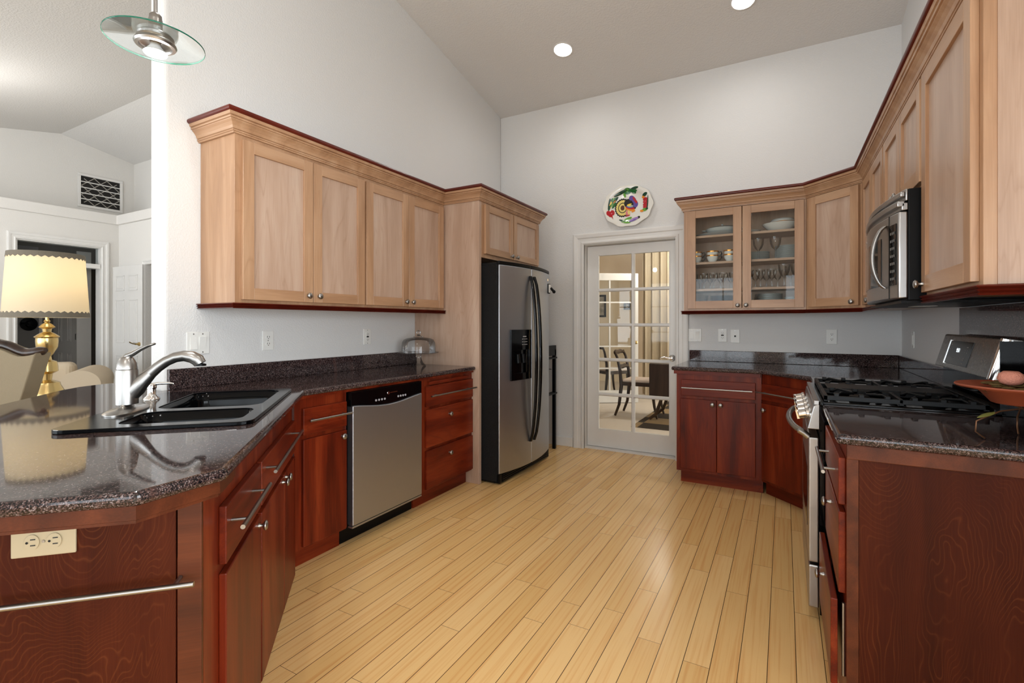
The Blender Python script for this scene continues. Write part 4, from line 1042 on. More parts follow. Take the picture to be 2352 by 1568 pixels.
def ell(cx, cz, rx, rz, rot=0, n=22, a0=0, a1=360, wob=0, wn=12):
    r = math.radians(rot); out = []
    for k in range(n + (0 if a1 - a0 == 360 else 1)):
        a = math.radians(a0 + (a1 - a0) * k / n); w = 1 + wob * math.cos(wn * a)
        x, z = rx * w * math.cos(a), rz * w * math.sin(a)
        out.append((cx + x * math.cos(r) - z * math.sin(r), cz + x * math.sin(r) + z * math.cos(r)))
    return out
for col, r in (('black', 0.088), ('cream', 0.074), ('black', 0.050), ('cream', 0.042), ('brown', 0.024)):
    dec(col, ell(-0.052, -0.012, r * 0.86, r, 0, 60, 35, 325, 0.05 if r > 0.045 else 0, 22))
dec('black', ell(0.012, 0.022, 0.052, 0.044, -28)); dec('black', ell(0.045, -0.002, 0.030, 0.040, 40))
dec('orange', ell(0.020, -0.030, 0.048, 0.020, -18)); dec('red', ell(0.020, -0.018, 0.044, 0.014, -16)); dec('blue', ell(0.020, -0.004, 0.034, 0.014, -6)); dec('cream', ell(0.022, -0.002, 0.026, 0.006, -4)); dec('yellow', ell(0.012, 0.012, 0.024, 0.008, 12))
dec('purple', ell(0.058, 0.048, 0.020, 0.052, 28)); dec('purple', ell(0.074, 0.008, 0.022, 0.030, -10)); dec('purple', ell(0.030, 0.072, 0.020, 0.024, 0)); dec('red', ell(0.064, 0.052, 0.010, 0.034, 30)); dec('red', ell(0.080, 0.030, 0.009, 0.014, 0))
dec('pink', ell(0.0, -0.066, 0.022, 0.028, 10)); dec('cream', ell(0.008, -0.062, 0.012, 0.022, 10)); dec('orange', ell(0.052, -0.056, 0.020, 0.007, 20)); dec('red', ell(-0.004, -0.092, 0.026, 0.006, 8))
dec('dark_green', ell(-0.070, 0.130, 0.070, 0.014, 22)); dec('leaf', ell(-0.032, 0.106, 0.012, 0.024, 20)); dec('green', ell(0.045, 0.142, 0.045, 0.016, -10)); dec('dark_green', ell(0.068, 0.160, 0.036, 0.012, 6)); dec('green', ell(0.052, 0.128, 0.030, 0.014, -30)); dec('green', ell(-0.004, 0.140, 0.036, 0.030)); dec('leaf', ell(-0.008, 0.142, 0.024, 0.022)); dec('green', ell(-0.004, 0.138, 0.012, 0.012))
for k in range(5): dec(('dark_green', 'green', 'leaf', 'green', 'dark_green')[k], ell(-0.178 + 0.014 * k, 0.030 + 0.010 * k, 0.013, 0.060 - 0.005 * k, -8 - 9 * k))
dec('orange', ell(-0.150, 0.045, 0.040, 0.009, 38)); dec('yellow', ell(-0.166, 0.030, 0.010, 0.038, -14)); dec('green', ell(-0.135, 0.020, 0.012, 0.034, -36))
for cx, cz in ((-0.186, -0.052), (-0.150, -0.048), (-0.168, -0.066)): dec('red', ell(cx, cz, 0.020, 0.026, 20))
dec('red', [(-0.168, -0.07), (-0.150, -0.07), (-0.140, -0.118)]); dec('pink', ell(-0.158, -0.056, 0.006, 0.006))
dec('dark_green', ell(0.162, 0.088, 0.026, 0.016, 30)); dec('orange', ell(0.146, 0.066, 0.014, 0.012)); dec('dark_green', ell(0.188, 0.010, 0.006, 0.070, -4))
for cz in (0.044, 0.020, -0.006, -0.026): dec('red', ell(0.166, cz, 0.024, 0.017))
dec('pink', ell(0.160, 0.026, 0.010, 0.005)); dec('leaf', ell(0.160, -0.052, 0.024, 0.016)); dec('orange', ell(0.132, -0.060, 0.018, 0.012)); dec('dark_green', ell(0.180, -0.046, 0.014, 0.010))
dec('leaf', ell(-0.010, -0.130, 0.052, 0.016, 22)); dec('dark_green', ell(-0.052, -0.136, 0.036, 0.008, -22)); dec('leaf', ell(-0.006, -0.158, 0.036, 0.010, -6)); dec('lilac', ell(0.058, -0.134, 0.048, 0.016, 20)); dec('purple', ell(0.050, -0.142, 0.036, 0.006, 20)); dec('black', ell(0.104, -0.118, 0.014, 0.012))
pm.build('painted_decoration', [plain('paint_' + n, srgb(*c), 0.2) for n, c in PC], pl)

# ------------------------------------------------------------------ dishes and glasses in the display cabinet
ZS = [1.3752, 1.5342, 1.7562, 1.9762]
def lathe_obj(name, prof, mat, loc, label, cat, group=None, sx=1, sy=1, n=24, caps=True):
    m = MB(); m.lathe(prof, sx=sx, sy=sy, n=n, caps=caps); o = m.build(name, mat, None, smooth=50); o.location = loc
    return tag(o, label, cat, group)
def copies(src, locs, labels=None, group=None):
    for i, p in enumerate(locs):
        c = copy_tree(src); c.location = p
        if labels: c['label'] = labels if isinstance(labels, str) else labels[i]
        if group: c['group'] = group
lathe_obj('platter', [(0.08, 0), (0.10, 0.004), (0.165, 0.022), (0.170, 0.025), (0.160, 0.024), (0.10, 0.008), (0, 0.006)], M_PORCG, (-0.470, 4.462, ZS[3]), 'wide white platter on the top shelf behind the left glass door', 'platter', sx=1.15, sy=0.8)
cv = ob('covered_dish', (-0.455, 4.462, ZS[3] + 0.0255), 0, 'white covered dish resting on the platter, top shelf behind the left glass door', 'dish')
m = MB(); m.lathe([(0.09, 0), (0.12, 0.020), (0.130, 0.040), (0.12, 0.042), (0, 0.04)], n=28); m.build('bowl', M_PORCG, cv, smooth=50)
m = MB(); m.lathe([(0.125, 0.043), (0.09, 0.056), (0.03, 0.064), (0.008, 0.066), (0.006, 0.074), (0.010, 0.080), (0, 0.084)], n=28); m.build('lid', M_PORCG, cv, smooth=50)
m = MB()
for s in (-1, 1): m.tube([(s * 0.128, -0.02, 0.034), (s * 0.155, -0.012, 0.036), (s * 0.155, 0.012, 0.036), (s * 0.128, 0.02, 0.034)], 0.005, 8)
m.build('handle', M_PORCG, cv, smooth=50)
lathe_obj('serving_bowl', [(0.055, 0), (0.08, 0.012), (0.115, 0.045), (0.132, 0.066), (0.128, 0.066), (0.10, 0.040), (0.05, 0.010), (0, 0.008)], M_PORC, (-0.025, 4.455, ZS[3]), 'wide white bowl on the top shelf behind the right glass door', 'bowl')
sb = ob('serving_bowl', (-0.010, 4.455, ZS[3] + 0.0665), 0, 'smaller gold-banded bowl turned over on the wide white bowl, top shelf', 'bowl')
m = MB(); m.lathe([(0.098, 0.0), (0.094, 0.010), (0.078, 0.034), (0.040, 0.040), (0, 0.040)], n=28); m.build('bowl_body', M_PORC, sb, smooth=50); m = MB(); m.lathe([(0.0985, 0.001), (0.0965, 0.011)], n=28, caps=False); m.build('gold_band', M_GOLD, sb, smooth=50)
lathe_obj('serving_dish', [(0.05, 0), (0.07, 0.006), (0.095, 0.034), (0.092, 0.034), (0.05, 0.008), (0, 0.006)], M_PORC, (-0.262, 4.490, ZS[3]), 'small white dish behind the wide bowl, top shelf at right', 'dish')
# coffee cups, stacked two high
cup = ob('coffee_cup', (-0.655, 4.400, ZS[2]), 0, 'lower white coffee cup of the stack at the left end of the second shelf', 'cup', 'gold-rimmed coffee cups on the second shelf')
m = MB(); m.lathe([(0.024, 0), (0.026, 0.006), (0.042, 0.034), (0.047, 0.062), (0.045, 0.062), (0.038, 0.032), (0.02, 0.006), (0, 0.006)], n=24); m.build('cup_body', M_PORC, cup, smooth=50)
m = MB(); m.lathe([(0.0472, 0.052), (0.0482, 0.063)], n=24, caps=False); m.build('gold_band', M_GOLD, cup, smooth=50)
m = MB(); m.tube([(0.044, 0, 0.05), (0.066, 0, 0.056), (0.072, 0, 0.038), (0.058, 0, 0.020), (0.038, 0, 0.022)], 0.0045, 8); m.build('handle', M_BLACKG, cup, smooth=50)
CL = ['lower white coffee cup of the middle stack, second shelf behind the left glass door', 'lower white coffee cup of the stack next to the middle stile, second shelf', 'upper white coffee cup of the stack at the left end of the second shelf', 'upper white coffee cup of the middle stack, second shelf behind the left glass door', 'upper white coffee cup of the stack next to the middle stile, second shelf']
copies(cup, [(-0.525, 4.400, ZS[2]), (-0.392, 4.400, ZS[2]), (-0.655, 4.402, ZS[2] + 0.034), (-0.525, 4.402, ZS[2] + 0.034), (-0.392, 4.402, ZS[2] + 0.034)], CL)
# goblets
def goblet(name, loc, label, group, k=1.0):
    m = MB(); m.lathe([(0.030 * k, 0), (0.029 * k, 0.002 * k), (0.006 * k, 0.008 * k), (0.0045 * k, 0.05 * k), (0.006 * k, 0.062 * k), (0.022 * k, 0.078 * k), (0.032 * k, 0.105 * k), (0.036 * k, 0.145 * k)], n=22, caps=False)
    o = m.build(name, M_CRYST, None, smooth=50); o.location = loc; return tag(o, label, 'glass', group)
gb = goblet('goblet', (-0.180, 4.375, ZS[2]), 'tall clear goblet standing before the shorter plate stack, second shelf', 'tall goblets on the second shelf', 1.18)
copies(gb, [(-0.060, 4.375, ZS[2])], 'tall clear goblet standing before the taller plate stack, second shelf')
gl_ = goblet('wine_glass', (-0.665, 4.372, ZS[1]), 'clear stemmed glass in the front row of the third shelf, left glass door', 'wine glasses on the third shelf, left door', 0.92)
copies(gl_, [(-0.590, 4.372, ZS[1]), (-0.515, 4.372, ZS[1]), (-0.440, 4.372, ZS[1]), (-0.365, 4.372, ZS[1])])
copies(gl_, [(-0.630 + 0.08 * i, 4.470, ZS[1]) for i in range(4)], 'clear stemmed glass in the back row of the third shelf, left glass door', 'back row of glasses on the third shelf, left door')
gr_ = goblet('wine_glass', (-0.245, 4.370, ZS[1]), 'clear stemmed glass in the front row of the third shelf, right glass door', 'wine glasses on the third shelf, right door', 1.0)
copies(gr_, [(-0.165, 4.370, ZS[1]), (-0.085, 4.370, ZS[1])])
copies(gr_, [(-0.205 + 0.08 * i, 4.470, ZS[1]) for i in range(3)], 'clear stemmed glass in the back row of the third shelf, right glass door', 'back row of glasses on the third shelf, right door')
gt = goblet('water_goblet', (0.000, 4.372, ZS[1]), 'large clear goblet at the right end of the third shelf', 'large goblets at the right end of the third shelf', 1.22)
copies(gt, [(0.085, 4.372, ZS[1]), (0.045, 4.480, ZS[1])])
# plate stacks
def plate_stack(x, y, z, n, r, mat, label, group, dz=0.0075):
    p = lathe_obj('dinner_plate', [(r * 0.62, 0), (r * 0.66, 0.002), (r, 0.012), (r, 0.014), (r * 0.66, 0.0055), (0, 0.004)], mat, (x, y, z), label, 'plate', group)
    copies(p, [(x, y, z + dz * i) for i in range(1, n)])
plate_stack(-0.190, 4.495, ZS[2], 9, 0.088, M_PORCG, 'grey-rimmed plate in the shorter stack, second shelf behind the right glass door', 'shorter plate stack on the second shelf')
plate_stack(0.022, 4.490, ZS[2], 14, 0.088, M_PORCG, 'grey-rimmed plate in the taller stack, right end of the second shelf', 'taller plate stack on the second shelf')
plate_stack(-0.100, 4.470, ZS[0], 14, 0.092, M_PORCG, 'plate in the left-hand stack on the bottom shelf, right glass door', 'left-hand plate stack on the bottom shelf')
plate_stack(0.050, 4.440, ZS[0], 10, 0.050, M_PORCG, 'small plate in the low stack at the right end of the bottom shelf', 'low plate stack at the right end of the bottom shelf')
plate_stack(-0.455, 4.440, ZS[0], 13, 0.095, M_CRYST, 'clear glass plate in the stack on the bottom shelf, left glass door', 'glass plate stack on the bottom shelf')
cb = lathe_obj('crystal_bowl', [(0.03, 0), (0.034, 0.004), (0.054, 0.050), (0.066, 0.110)], M_CRYST, (-0.625, 4.420, ZS[0]), 'cut crystal bowl at the left end of the bottom shelf', 'bowl', caps=False)
copies(cb, [(-0.245, 4.390, ZS[0])], 'cut crystal bowl on the bottom shelf, just right of the middle stile')

# ------------------------------------------------------------------ terracotta dish on its vine stand
TX, TY = 0.600, 1.935
vs = ob('vine_stand', (TX, TY, CT + 0.0003), 0, 'twisted wire vine stand with green leaves under the terracotta dish', 'stand')
m = MB()
for a, r1 in ((200, 0.120), (330, 0.115), (80, 0.110)):
    c, s = math.cos(math.radians(a)), math.sin(math.radians(a))
    m.tube([(0.0, 0, 0.092), (0.06 * c, 0.06 * s, 0.082), (r1 * c, r1 * s, 0.052), (r1 * 1.02 * c, r1 * 1.02 * s, 0.022), (r1 * 0.82 * c, r1 * 0.82 * s, 0.003)], 0.0023, 6)
    m.tube([(0.0, 0, 0.090), (0.03 * c, 0.03 * s, 0.102), (0.066 * c, 0.066 * s, 0.118), (0.115 * c, 0.115 * s, 0.150)], 0.0021, 6)
m.build('vine', plain('copper_wire', srgb(112, 78, 54), 0.4, 0.6), vs, smooth=60)
M_LEAF = plain('enamel_leaf', srgb(120, 124, 62), 0.45, noise=0.2)
for (x, y, z, a, b) in ((-0.072, -0.038, 0.080, 205, 20), (0.012, -0.050, 0.108, 330, 5), (0.070, -0.060, 0.066, 300, -40), (0.045, -0.03, 0.07, 290, -60), (0.09, 0.0, 0.085, 0, -10)):
    m = MB(); m.M = Matrix.Translation((x, y, z)) @ Matrix.Rotation(math.radians(a), 4, 'Z') @ Matrix.Rotation(math.radians(b), 4, 'Y')
    rings = []
    for k in range(9):
        s = k / 8; w = 0.013 * math.sin(math.pi * s) ** 0.7 * (1.2 - 0.5 * s) + 0.0004
        rings.append([(0.05 * s, -w, 0.0012), (0.05 * s, 0, 0.003), (0.05 * s, w, 0.0012), (0.05 * s, 0, 0.0008)])
    m.loft(rings); m.build('leaf', M_LEAF, vs, smooth=60)
lathe_obj('terracotta_dish', [(0.062, 0.0), (0.070, 0.003), (0.098, 0.038), (0.146, 0.046), (0.150, 0.050), (0.148, 0.054), (0.100, 0.046), (0.062, 0.036), (0, 0.034)], M_TERRA, (TX, TY, CT + 0.1035), 'terracotta dish with a wide rim on the wire vine stand', 'dish', n=40)
random.seed(11)
m = MB()
for i in range(40):
    a = random.uniform(0, 6.28); r = random.uniform(0, 0.085); m.ball((r * math.cos(a), r * math.sin(a), 0.006 + random.uniform(0, 0.012)), random.uniform(0.008, 0.018), 8, 5, (1.4, 1, 0.35))
o = m.build('dried_petals', paint('dried_petal', srgb(92, 74, 40), 60, 0.5), None, smooth=60); o.location = (TX, TY, CT + 0.1460); tag(o, 'olive and brown dried petals filling the terracotta dish', 'potpourri', kind='stuff')
m = MB(); m.lathe([(0.010, 0), (0.024, 0.006), (0.030, 0.018), (0.026, 0.032), (0.016, 0.040), (0.007, 0.039), (0, 0.034)], n=20); o = m.build('candle_ball', paint('pink_wax', srgb(206, 138, 118), 300, 0.5), None, smooth=60); o.location = (TX - 0.03, TY - 0.01, CT + 0.158); tag(o, 'round pink textured candle on the dried petals', 'candle')

# ------------------------------------------------------------------ living room seen past the wall end
def at_t(px, py, t): return EYE + ray(px, py) * t
lc = at_t(108, 742, 3.93)
et = ob('end_table', (lc.x, lc.y, 0.0125), 0, 'small dark end table carrying the brass lamp', 'table')
m = MB(); m.lathe([(0.26, 0.575), (0.27, 0.585), (0.27, 0.60), (0.25, 0.605), (0, 0.605)], n=32); m.build('table_top', M_DWOOD, et, smooth=40)
m = MB(); m.lathe([(0.18, 0), (0.18, 0.02), (0.05, 0.06), (0.035, 0.2), (0.05, 0.5), (0.10, 0.576)], n=24); m.build('pedestal', M_DWOOD, et, smooth=40)
lp = ob('table_lamp', (lc.x, lc.y, 0.618), 0, 'ornate brass table lamp with a cream drum shade and lace trim', 'lamp')
m = MB(); Z0 = -0.618
def pz(py): return CAM_H + (HOR - py) / F_PX * 3.93 + Z0
prof = [(0.15, 0.0), (0.155, 0.02), (0.14, 0.05)] + [(r, pz(y)) for r, y in ((0.112, 906), (0.108, 898), (0.083, 884), (0.080, 878), (0.030, 872), (0.034, 862), (0.036, 858), (0.070, 852), (0.066, 838), (0.060, 830), (0.030, 826), (0.026, 818), (0.040, 812), (0.066, 797), (0.070, 782), (0.068, 776), (0.080, 773), (0.050, 766), (0.026, 762), (0.030, 755), (0.052, 751), (0.030, 744), (0.014, 741), (0.022, 737), (0.012, 734), (0.012, 700), (0, 698))]
m.lathe(prof, n=32); m.build('brass_base', M_BRASS, lp, smooth=30)
zt, zb = pz(583), pz(729)
m = MB(); m.lathe([(0.232, zt), (0.262, zb)], n=56, caps=False)
t = NT('lit_lamp_shade'); t.t.nodes.remove(t.b)
df = t.n('ShaderNodeBsdfDiffuse'); df.inputs[0].default_value = srgb(232, 224, 204); tl = t.n('ShaderNodeBsdfTranslucent'); tl.inputs[0].default_value = srgb(240, 222, 186)
mx = t.n('ShaderNodeMixShader'); mx.inputs[0].default_value = 0.55; t.l(df.outputs[0], mx.inputs[1]); t.l(tl.outputs[0], mx.inputs[2]); t.l(mx.outputs[0], t.out.inputs[0])
shd = m.build('lamp_shade', t.m, lp, smooth=60)
m = MB()
for (za, zc, r0, r1, dn) in ((zt, zt - 0.035, 0.2335, 0.2375, 1), (zb, zb + 0.035, 0.2640, 0.2604, -1)):
    N = 72
    a_ = [(r0 * math.cos(2 * math.pi * k / N), r0 * math.sin(2 * math.pi * k / N), za) for k in range(N)]
    b_ = [(r1 * math.cos(2 * math.pi * k / N), r1 * math.sin(2 * math.pi * k / N), zc - (0.014 * dn if k % 2 else 0)) for k in range(N)]
    m.loft([a_, b_], False, False)
m.build('lace_trim', paint('grey_lace', srgb(122, 114, 100), 320, 0.6), shd)
m = MB(); m.ball((0, 0, (zt + zb) / 2), 0.035, 14, 10); m.build('bulb', emit('lamp_bulb', (1, 0.82, 0.5, 1), 6), lp, smooth=60)
point('table_lamp_light', (lc.x, lc.y, 0.618 + (zt + zb) / 2 + 0.05), 2.2, (1, 0.80, 0.52), 0.05)
# carved armchair seen from behind
p0 = at_t(86, 802, 2.75)
ac = ob('armchair', (p0.x, p0.y, 0.0125), math.degrees(YAW), 'beige upholstered armchair with a dark carved crest, seen from behind', 'armchair')
def zz(py): return CAM_H + (HOR - py) / F_PX * 2.75 - 0.0125
m = MB(); L = 0.66
def crz(x): # wavy carved top line, mirrored about the middle of the back
    s = min(-x, L + x) / (L / 2)
    return zz(802) - 0.018 * math.sin(math.pi * min(1, s * 1.6)) + 0.075 * max(0, s - 0.35)
out = [(-L * k / 24, crz(-L * k / 24)) for k in range(25)]
lowz = 0.36
m.prism([(-0.20, lowz), (-0.118, 0.74), (-0.012, crz(0) - 0.02)] + [(x, z - 0.022) for x, z in out[1:-1]] + [(-L + 0.012, crz(-L) - 0.02), (-L + 0.118, 0.74), (-L + 0.20, lowz)], 0.0, 0.10, 'y'); m.build('backrest', M_BEIGE, ac, bevel=0.02, seg=3)
m = MB(); m.tube([(x, 0.05, z - 0.006) for x, z in out], [0.014] + [0.028] * 23 + [0.014], 10); m.build('carved_crest', M_DWOOD, ac, smooth=60)
part(ac, 'seat', M_BEIGE, (-0.54, -0.12, 0.10, 0.58, 0.26, 0.46), bevel=0.04, seg=3)
for x in (-0.53, -0.17):
    for y in (0.03, 0.52): part(ac, 'leg', M_DWOOD, (x, x + 0.045, y, y + 0.045, 0, 0.27 if y > 0.1 else 0.37), bevel=0.006)
for x in (-0.55, -0.16): part(ac, 'armrest', M_DWOOD, (x, x + 0.05, 0.08, 0.50, 0.62, 0.66), (x, x + 0.05, 0.44, 0.50, 0.40, 0.63), bevel=0.012)
sf = ob('sofa', (*at_t(232, 742, 5.1).to_2d(), 0.0125), math.degrees(YAW) + 32, 'cream rolled-arm sofa behind the brass lamp', 'sofa')
m = MB(); arm = [(0.17 * math.cos(a) - 0.17, 0.60 + 0.15 * math.sin(a)) for a in [math.pi * k / 30 for k in range(-2, 33)]]
m.prism(arm + [(-0.30, 0.05), (-0.02, 0.05)], 0.0, 0.85, 'y'); m.build('arm', M_SOFA, sf, smooth=30)
m = MB(); m.M = Matrix.Translation((-1.65, 0, 0)); m.prism([(p[0] + 0.0, p[1]) for p in arm] + [(-0.30, 0.05), (-0.02, 0.05)], 0.0, 0.85, 'y'); m.build('arm', M_SOFA, sf, smooth=30)
part(sf, 'seat_cushion', M_SOFA, (-1.68, -0.32, 0.02, 0.65, 0.10, 0.45), bevel=0.05, seg=3); part(sf, 'backrest', M_SOFA, (-1.68, -0.32, 0.62, 0.86, 0.10, 0.80), bevel=0.07, seg=4)

# openings, doors and the return-air vent
casing('trim_4', OY0, OY1, OZ, -8.2, 0.085, None, 'x', 1)
m = MB(); m.box(-8.33, -8.201, OY0 + 0.0005, OY0 + 0.012, 0, OZ - 0.0125); m.box(-8.33, -8.201, OY1 - 0.012, OY1 - 0.0005, 0, OZ - 0.0125); m.box(-8.331, -8.19, OY0 + 0.012, OY1 - 0.012, 1.995, 2.055); m.box(-8.33, -8.201, OY0 + 0.0005, OY1 - 0.0005, OZ - 0.012, OZ - 0.0005); struct(m.build('trim_5', M_TRIM))
m = MB(); m.box(-8.27, -8.262, OY0 + 0.012, OY1 - 0.012, 2.055, OZ - 0.012); w = struct(m.build('window_5', M_GLASS))
def panel_door(name, loc, rz, w=0.80, h=2.02, th=0.038):
    d = empty(name, loc, math.radians(rz)); struct(d)
    m = MB(); m.box(0, w, 0, th, 0.012, h)
    for (x0, x1) in ((0.11, w / 2 - 0.055), (w / 2 + 0.055, w - 0.11)):
        for (z0, z1) in ((0.22, 0.80), (0.97, 1.56), (1.68, 1.89)):
            for y, s in ((0, -1), (th, 1)):
                for q in ((x0, x1, z1 - 0.014, z1), (x0, x1, z0, z0 + 0.014), (x0, x0 + 0.014, z0, z1), (x1 - 0.014, x1, z0, z1)):
                    m.box(q[0], q[1], min(y, y + s * 0.006), max(y, y + s * 0.006), q[2], q[3])
                m.box(x0 + 0.035, x1 - 0.035, min(y, y + s * 0.005), max(y, y + s * 0.005), z0 + 0.035, z1 - 0.035)
    m.build('door_leaf', M_TRIM, d, bevel=0.002, seg=1)
    return d
d = panel_door('door_2', (-8.215, 3.245, 0.0125), 2.0, 0.775)
m = MB(); m.lathe([(0.026, 0), (0.026, -0.01), (0.010, -0.03), (0.010, -0.05)], (0.715, 0, 0.96), 'y', 16); m.tube([(0.715, -0.045, 0.96), (0.66, -0.05, 0.965), (0.60, -0.05, 0.975), (0.575, -0.05, 0.985)], 0.008, 8); m.build('lever_handle', M_BRASS, d, smooth=50)
casing('trim_6', RX0, RX1, 2.03, 3.32, 0.06)
m = MB(); m.box(-9.02, -9.0, 3.13, 3.30, 0, 2.3); m.box(-9.855, -9.84, 2.97, 3.01, 0, 2.3); struct(m.build('trim_7', M_TRIM))
d = panel_door('door_3', (-9.84, 3.135, 0.0), 13, 0.50)
m = MB(); m.box(0.49, 0.505, -0.012, 0.05, 1.0, 1.09); m.build('hinge', M_NICKEL, d)
part(None, 'shower_tile', paint('grey_tile', srgb(150, 148, 146), 90, 0.1, 0.3), (-9.88, -9.86, 2.0, 2.97, 0, 2.4)); tag(bpy.data.objects['shower_tile'], kind='structure'); bpy.data.objects['shower_tile'].name = 'wall_tile'
q = at(66, 744, x=-9.855)
sv = ob('shower_valve', (-9.859, q.y, q.z), 0, 'black round shower valve on the tiled wall beyond the hall', 'valve')
m = MB(); m.lathe([(0.10, 0.0), (0.10, 0.012), (0.05, 0.02), (0.04, 0.08), (0, 0.085)], n=24, axis='x'); m.build('valve_plate', M_BLACKM, sv, smooth=40); m = MB(); m.tube([(0.06, 0, 0), (0.09, -0.10, 0.01)], 0.018, 8); m.build('handle', M_BLACKM, sv)
vt = ob('return_vent', (-8.70, 3.032, 2.90), 90, 'white return-air vent with a dark filter above the plant ledge', 'vent')
VW, VH = 0.535, 0.475
part(vt, 'frame', M_TRIM, (0, VW, -0.022, -0.001, 0, 0.035), (0, VW, -0.022, -0.001, VH - 0.035, VH), (0, 0.035, -0.022, -0.001, 0.035, VH - 0.035), (VW - 0.035, VW, -0.022, -0.001, 0.035, VH - 0.035), bevel=0.004)
part(vt, 'filter', paint('dark_filter', srgb(40, 38, 36), 200, 0.6), (0.03, VW - 0.03, -0.006, -0.001, 0.03, VH - 0.03))
m = MB()
for s in (1, -1):
    for k in range(-2, 5):
        xa = 0.035 + 0.15 * k; pts = []
        for i in range(13):
            f = i / 12; x = xa + (0.465) * f; z = 0.035 + (VH - 0.07) * (f if s > 0 else 1 - f)
            if 0.036 < x < VW - 0.036: pts.append((x, -0.008, z))
        if len(pts) > 1: m.tube([pts[0], pts[-1]], 0.006, 6)
m.build('lattice', plain('grey_lattice', srgb(150, 146, 138), 0.5), vt)
for k in range(1, 5):
    z = 0.035 + (VH - 0.07) * k / 5; part(vt, 'slat', M_TRIM, (0.03, VW - 0.03, -0.020, -0.010, z - 0.006, z + 0.006))
pf = ob('picture_frame', (-7.2, 4.598, 1.20), 0, 'dark framed picture glimpsed through the far doorway', 'picture')
part(pf, 'frame', M_BLACKM, (-0.4, 0.5, -0.03, 0, 0, 0.85)); part(pf, 'print', plain('dim_print', srgb(70, 66, 62), 0.4, noise=0.4), (-0.35, 0.45, -0.034, -0.03, 0.05, 0.80))

# ------------------------------------------------------------------ dining room behind the glass door
m = MB(); m.box(-6.0, 3.0, 10.2, 10.3, 0, 2.75); m.box(-6.0, -5.9, 4.75, 10.2, 0, 2.75); m.box(2.9, 3.0, 4.75, 10.2, 0, 2.75); m.box(-6.0, -2.85, 4.72, 4.75, 0, 2.75); m.box(0.77, 3.0, 4.72, 4.75, 0, 2.75); struct(m.build('wall_dining', M_CREAM))
m = MB(); m.box(-6.0, 3.0, 4.75, 10.3, 2.75, 2.85); struct(m.build('ceiling_dining', M_CREAM))
area('dining_daylight', (2.6, 7.2, 1.5), (-2, 7.0, 0.9), 2.0, 1.8, 130, (1.0, 0.97, 0.92))
point('dining_light_glow', (-1.4, 7.4, 2.55), 60, (1, 0.95, 0.87), 0.12)
# open French door leaf in the dining room
a = at_t(1335, 742, 7.60); b = at_t(1466, 742, 7.66)
d = empty('door_4', (a.x, a.y, 0.0), math.atan2(b.y - a.y, b.x - a.x)); struct(d); Wd = (b - a).to_2d().length
m = MB(); m.box(0, 0.11, 0, 0.04, 0.01, 2.03); m.box(Wd - 0.11, Wd, 0, 0.04, 0.01, 2.03); m.box(0.11, Wd - 0.11, 0, 0.04, 0.01, 0.20); m.box(0.11, Wd - 0.11, 0, 0.04, 1.92, 2.03)
m.box(Wd / 2 - 0.012, Wd / 2 + 0.012, 0.005, 0.035, 0.20, 1.92)
for k in range(1, 5): z = 0.20 + 1.72 * k / 5; m.box(0.11, Wd - 0.11, 0.006, 0.034, z - 0.011, z + 0.011)
m.build('door_frame', M_TRIM, d); m = MB(); m.box(0.11, Wd - 0.11, 0.018, 0.022, 0.20, 1.92); m.build('glass_pane', M_GLASS, d)
m = MB(); m.lathe([(0.028, 0), (0.028, -0.008), (0.010, -0.02), (0.012, -0.035), (0.028, -0.05), (0.026, -0.066), (0, -0.072)], (Wd - 0.055, 0, 0.95), 'y', 18); m.build('door_knob', M_BRASS, d, smooth=50)
# curtain
def curtain(name, p, q, z1, n, amp, label):
    p, q = Vector(p), Vector(q); dv = (q - p); nn = Vector((-dv.y, dv.x)).normalized(); rings = []
    N = n * 10
    ra, rb = [], []
    for k in range(N + 1):
        s = k / N; w = amp * math.sin(2 * math.pi * n * s) + amp * 0.35 * math.sin(2 * math.pi * n * 2.3 * s + 1)
        c = p + dv * s + nn * w
        ra.append(c + nn * 0.004); rb.append(c - nn * 0.004)
    loop = ra + rb[::-1]
    m = MB(); m.loft([[(c.x, c.y, 0.005) for c in loop], [(c.x * 1.0, c.y, z1) for c in loop]]); return tag(m.build(name, paint('cream_damask', srgb(198, 184, 160), 40, 0.3, 0.85), None, smooth=60), label, 'curtain')
cL = at_t(1475, 742, 8.6); cR = at_t(1560, 742, 8.1)
curtain('curtain', (cL.x, cL.y), (cR.x, cR.y), 2.55, 5, 0.045, 'full-length cream curtain in the dining room')
m = MB(); m.tube([(cL.x - 0.15, cL.y, 2.57), (cR.x + 0.4, cR.y - 0.4, 2.57)], 0.014, 10); tag(m.build('curtain_rod', M_BLACKM, None, smooth=50), 'dark curtain rod over the cream curtain', 'curtain rod')
# rug
mrug = NT('patterned_rug'); tc = mrug.n('ShaderNodeTexCoord'); ck_ = mrug.n('ShaderNodeTexChecker'); ck_.inputs['Scale'].default_value = 2.6
mrug.l(tc.outputs['Object'], ck_.inputs['Vector']); ck_.inputs['Color1'].default_value = srgb(34, 26, 20); ck_.inputs['Color2'].default_value = srgb(138, 116, 84); mrug.l(ck_.outputs[0], mrug.b.inputs['Base Color']); mrug.set(Roughness=0.95)
rgm = MB(); rgm.prism([(-1.615, 5.845), (-0.05, 5.845), (-0.05, 8.2), (-1.615, 8.2)], 0.0005, 0.004); tag(rgm.build('area_rug', mrug.m), 'dark and tan patterned rug on the dining room carpet', 'rug')
m = MB(); 
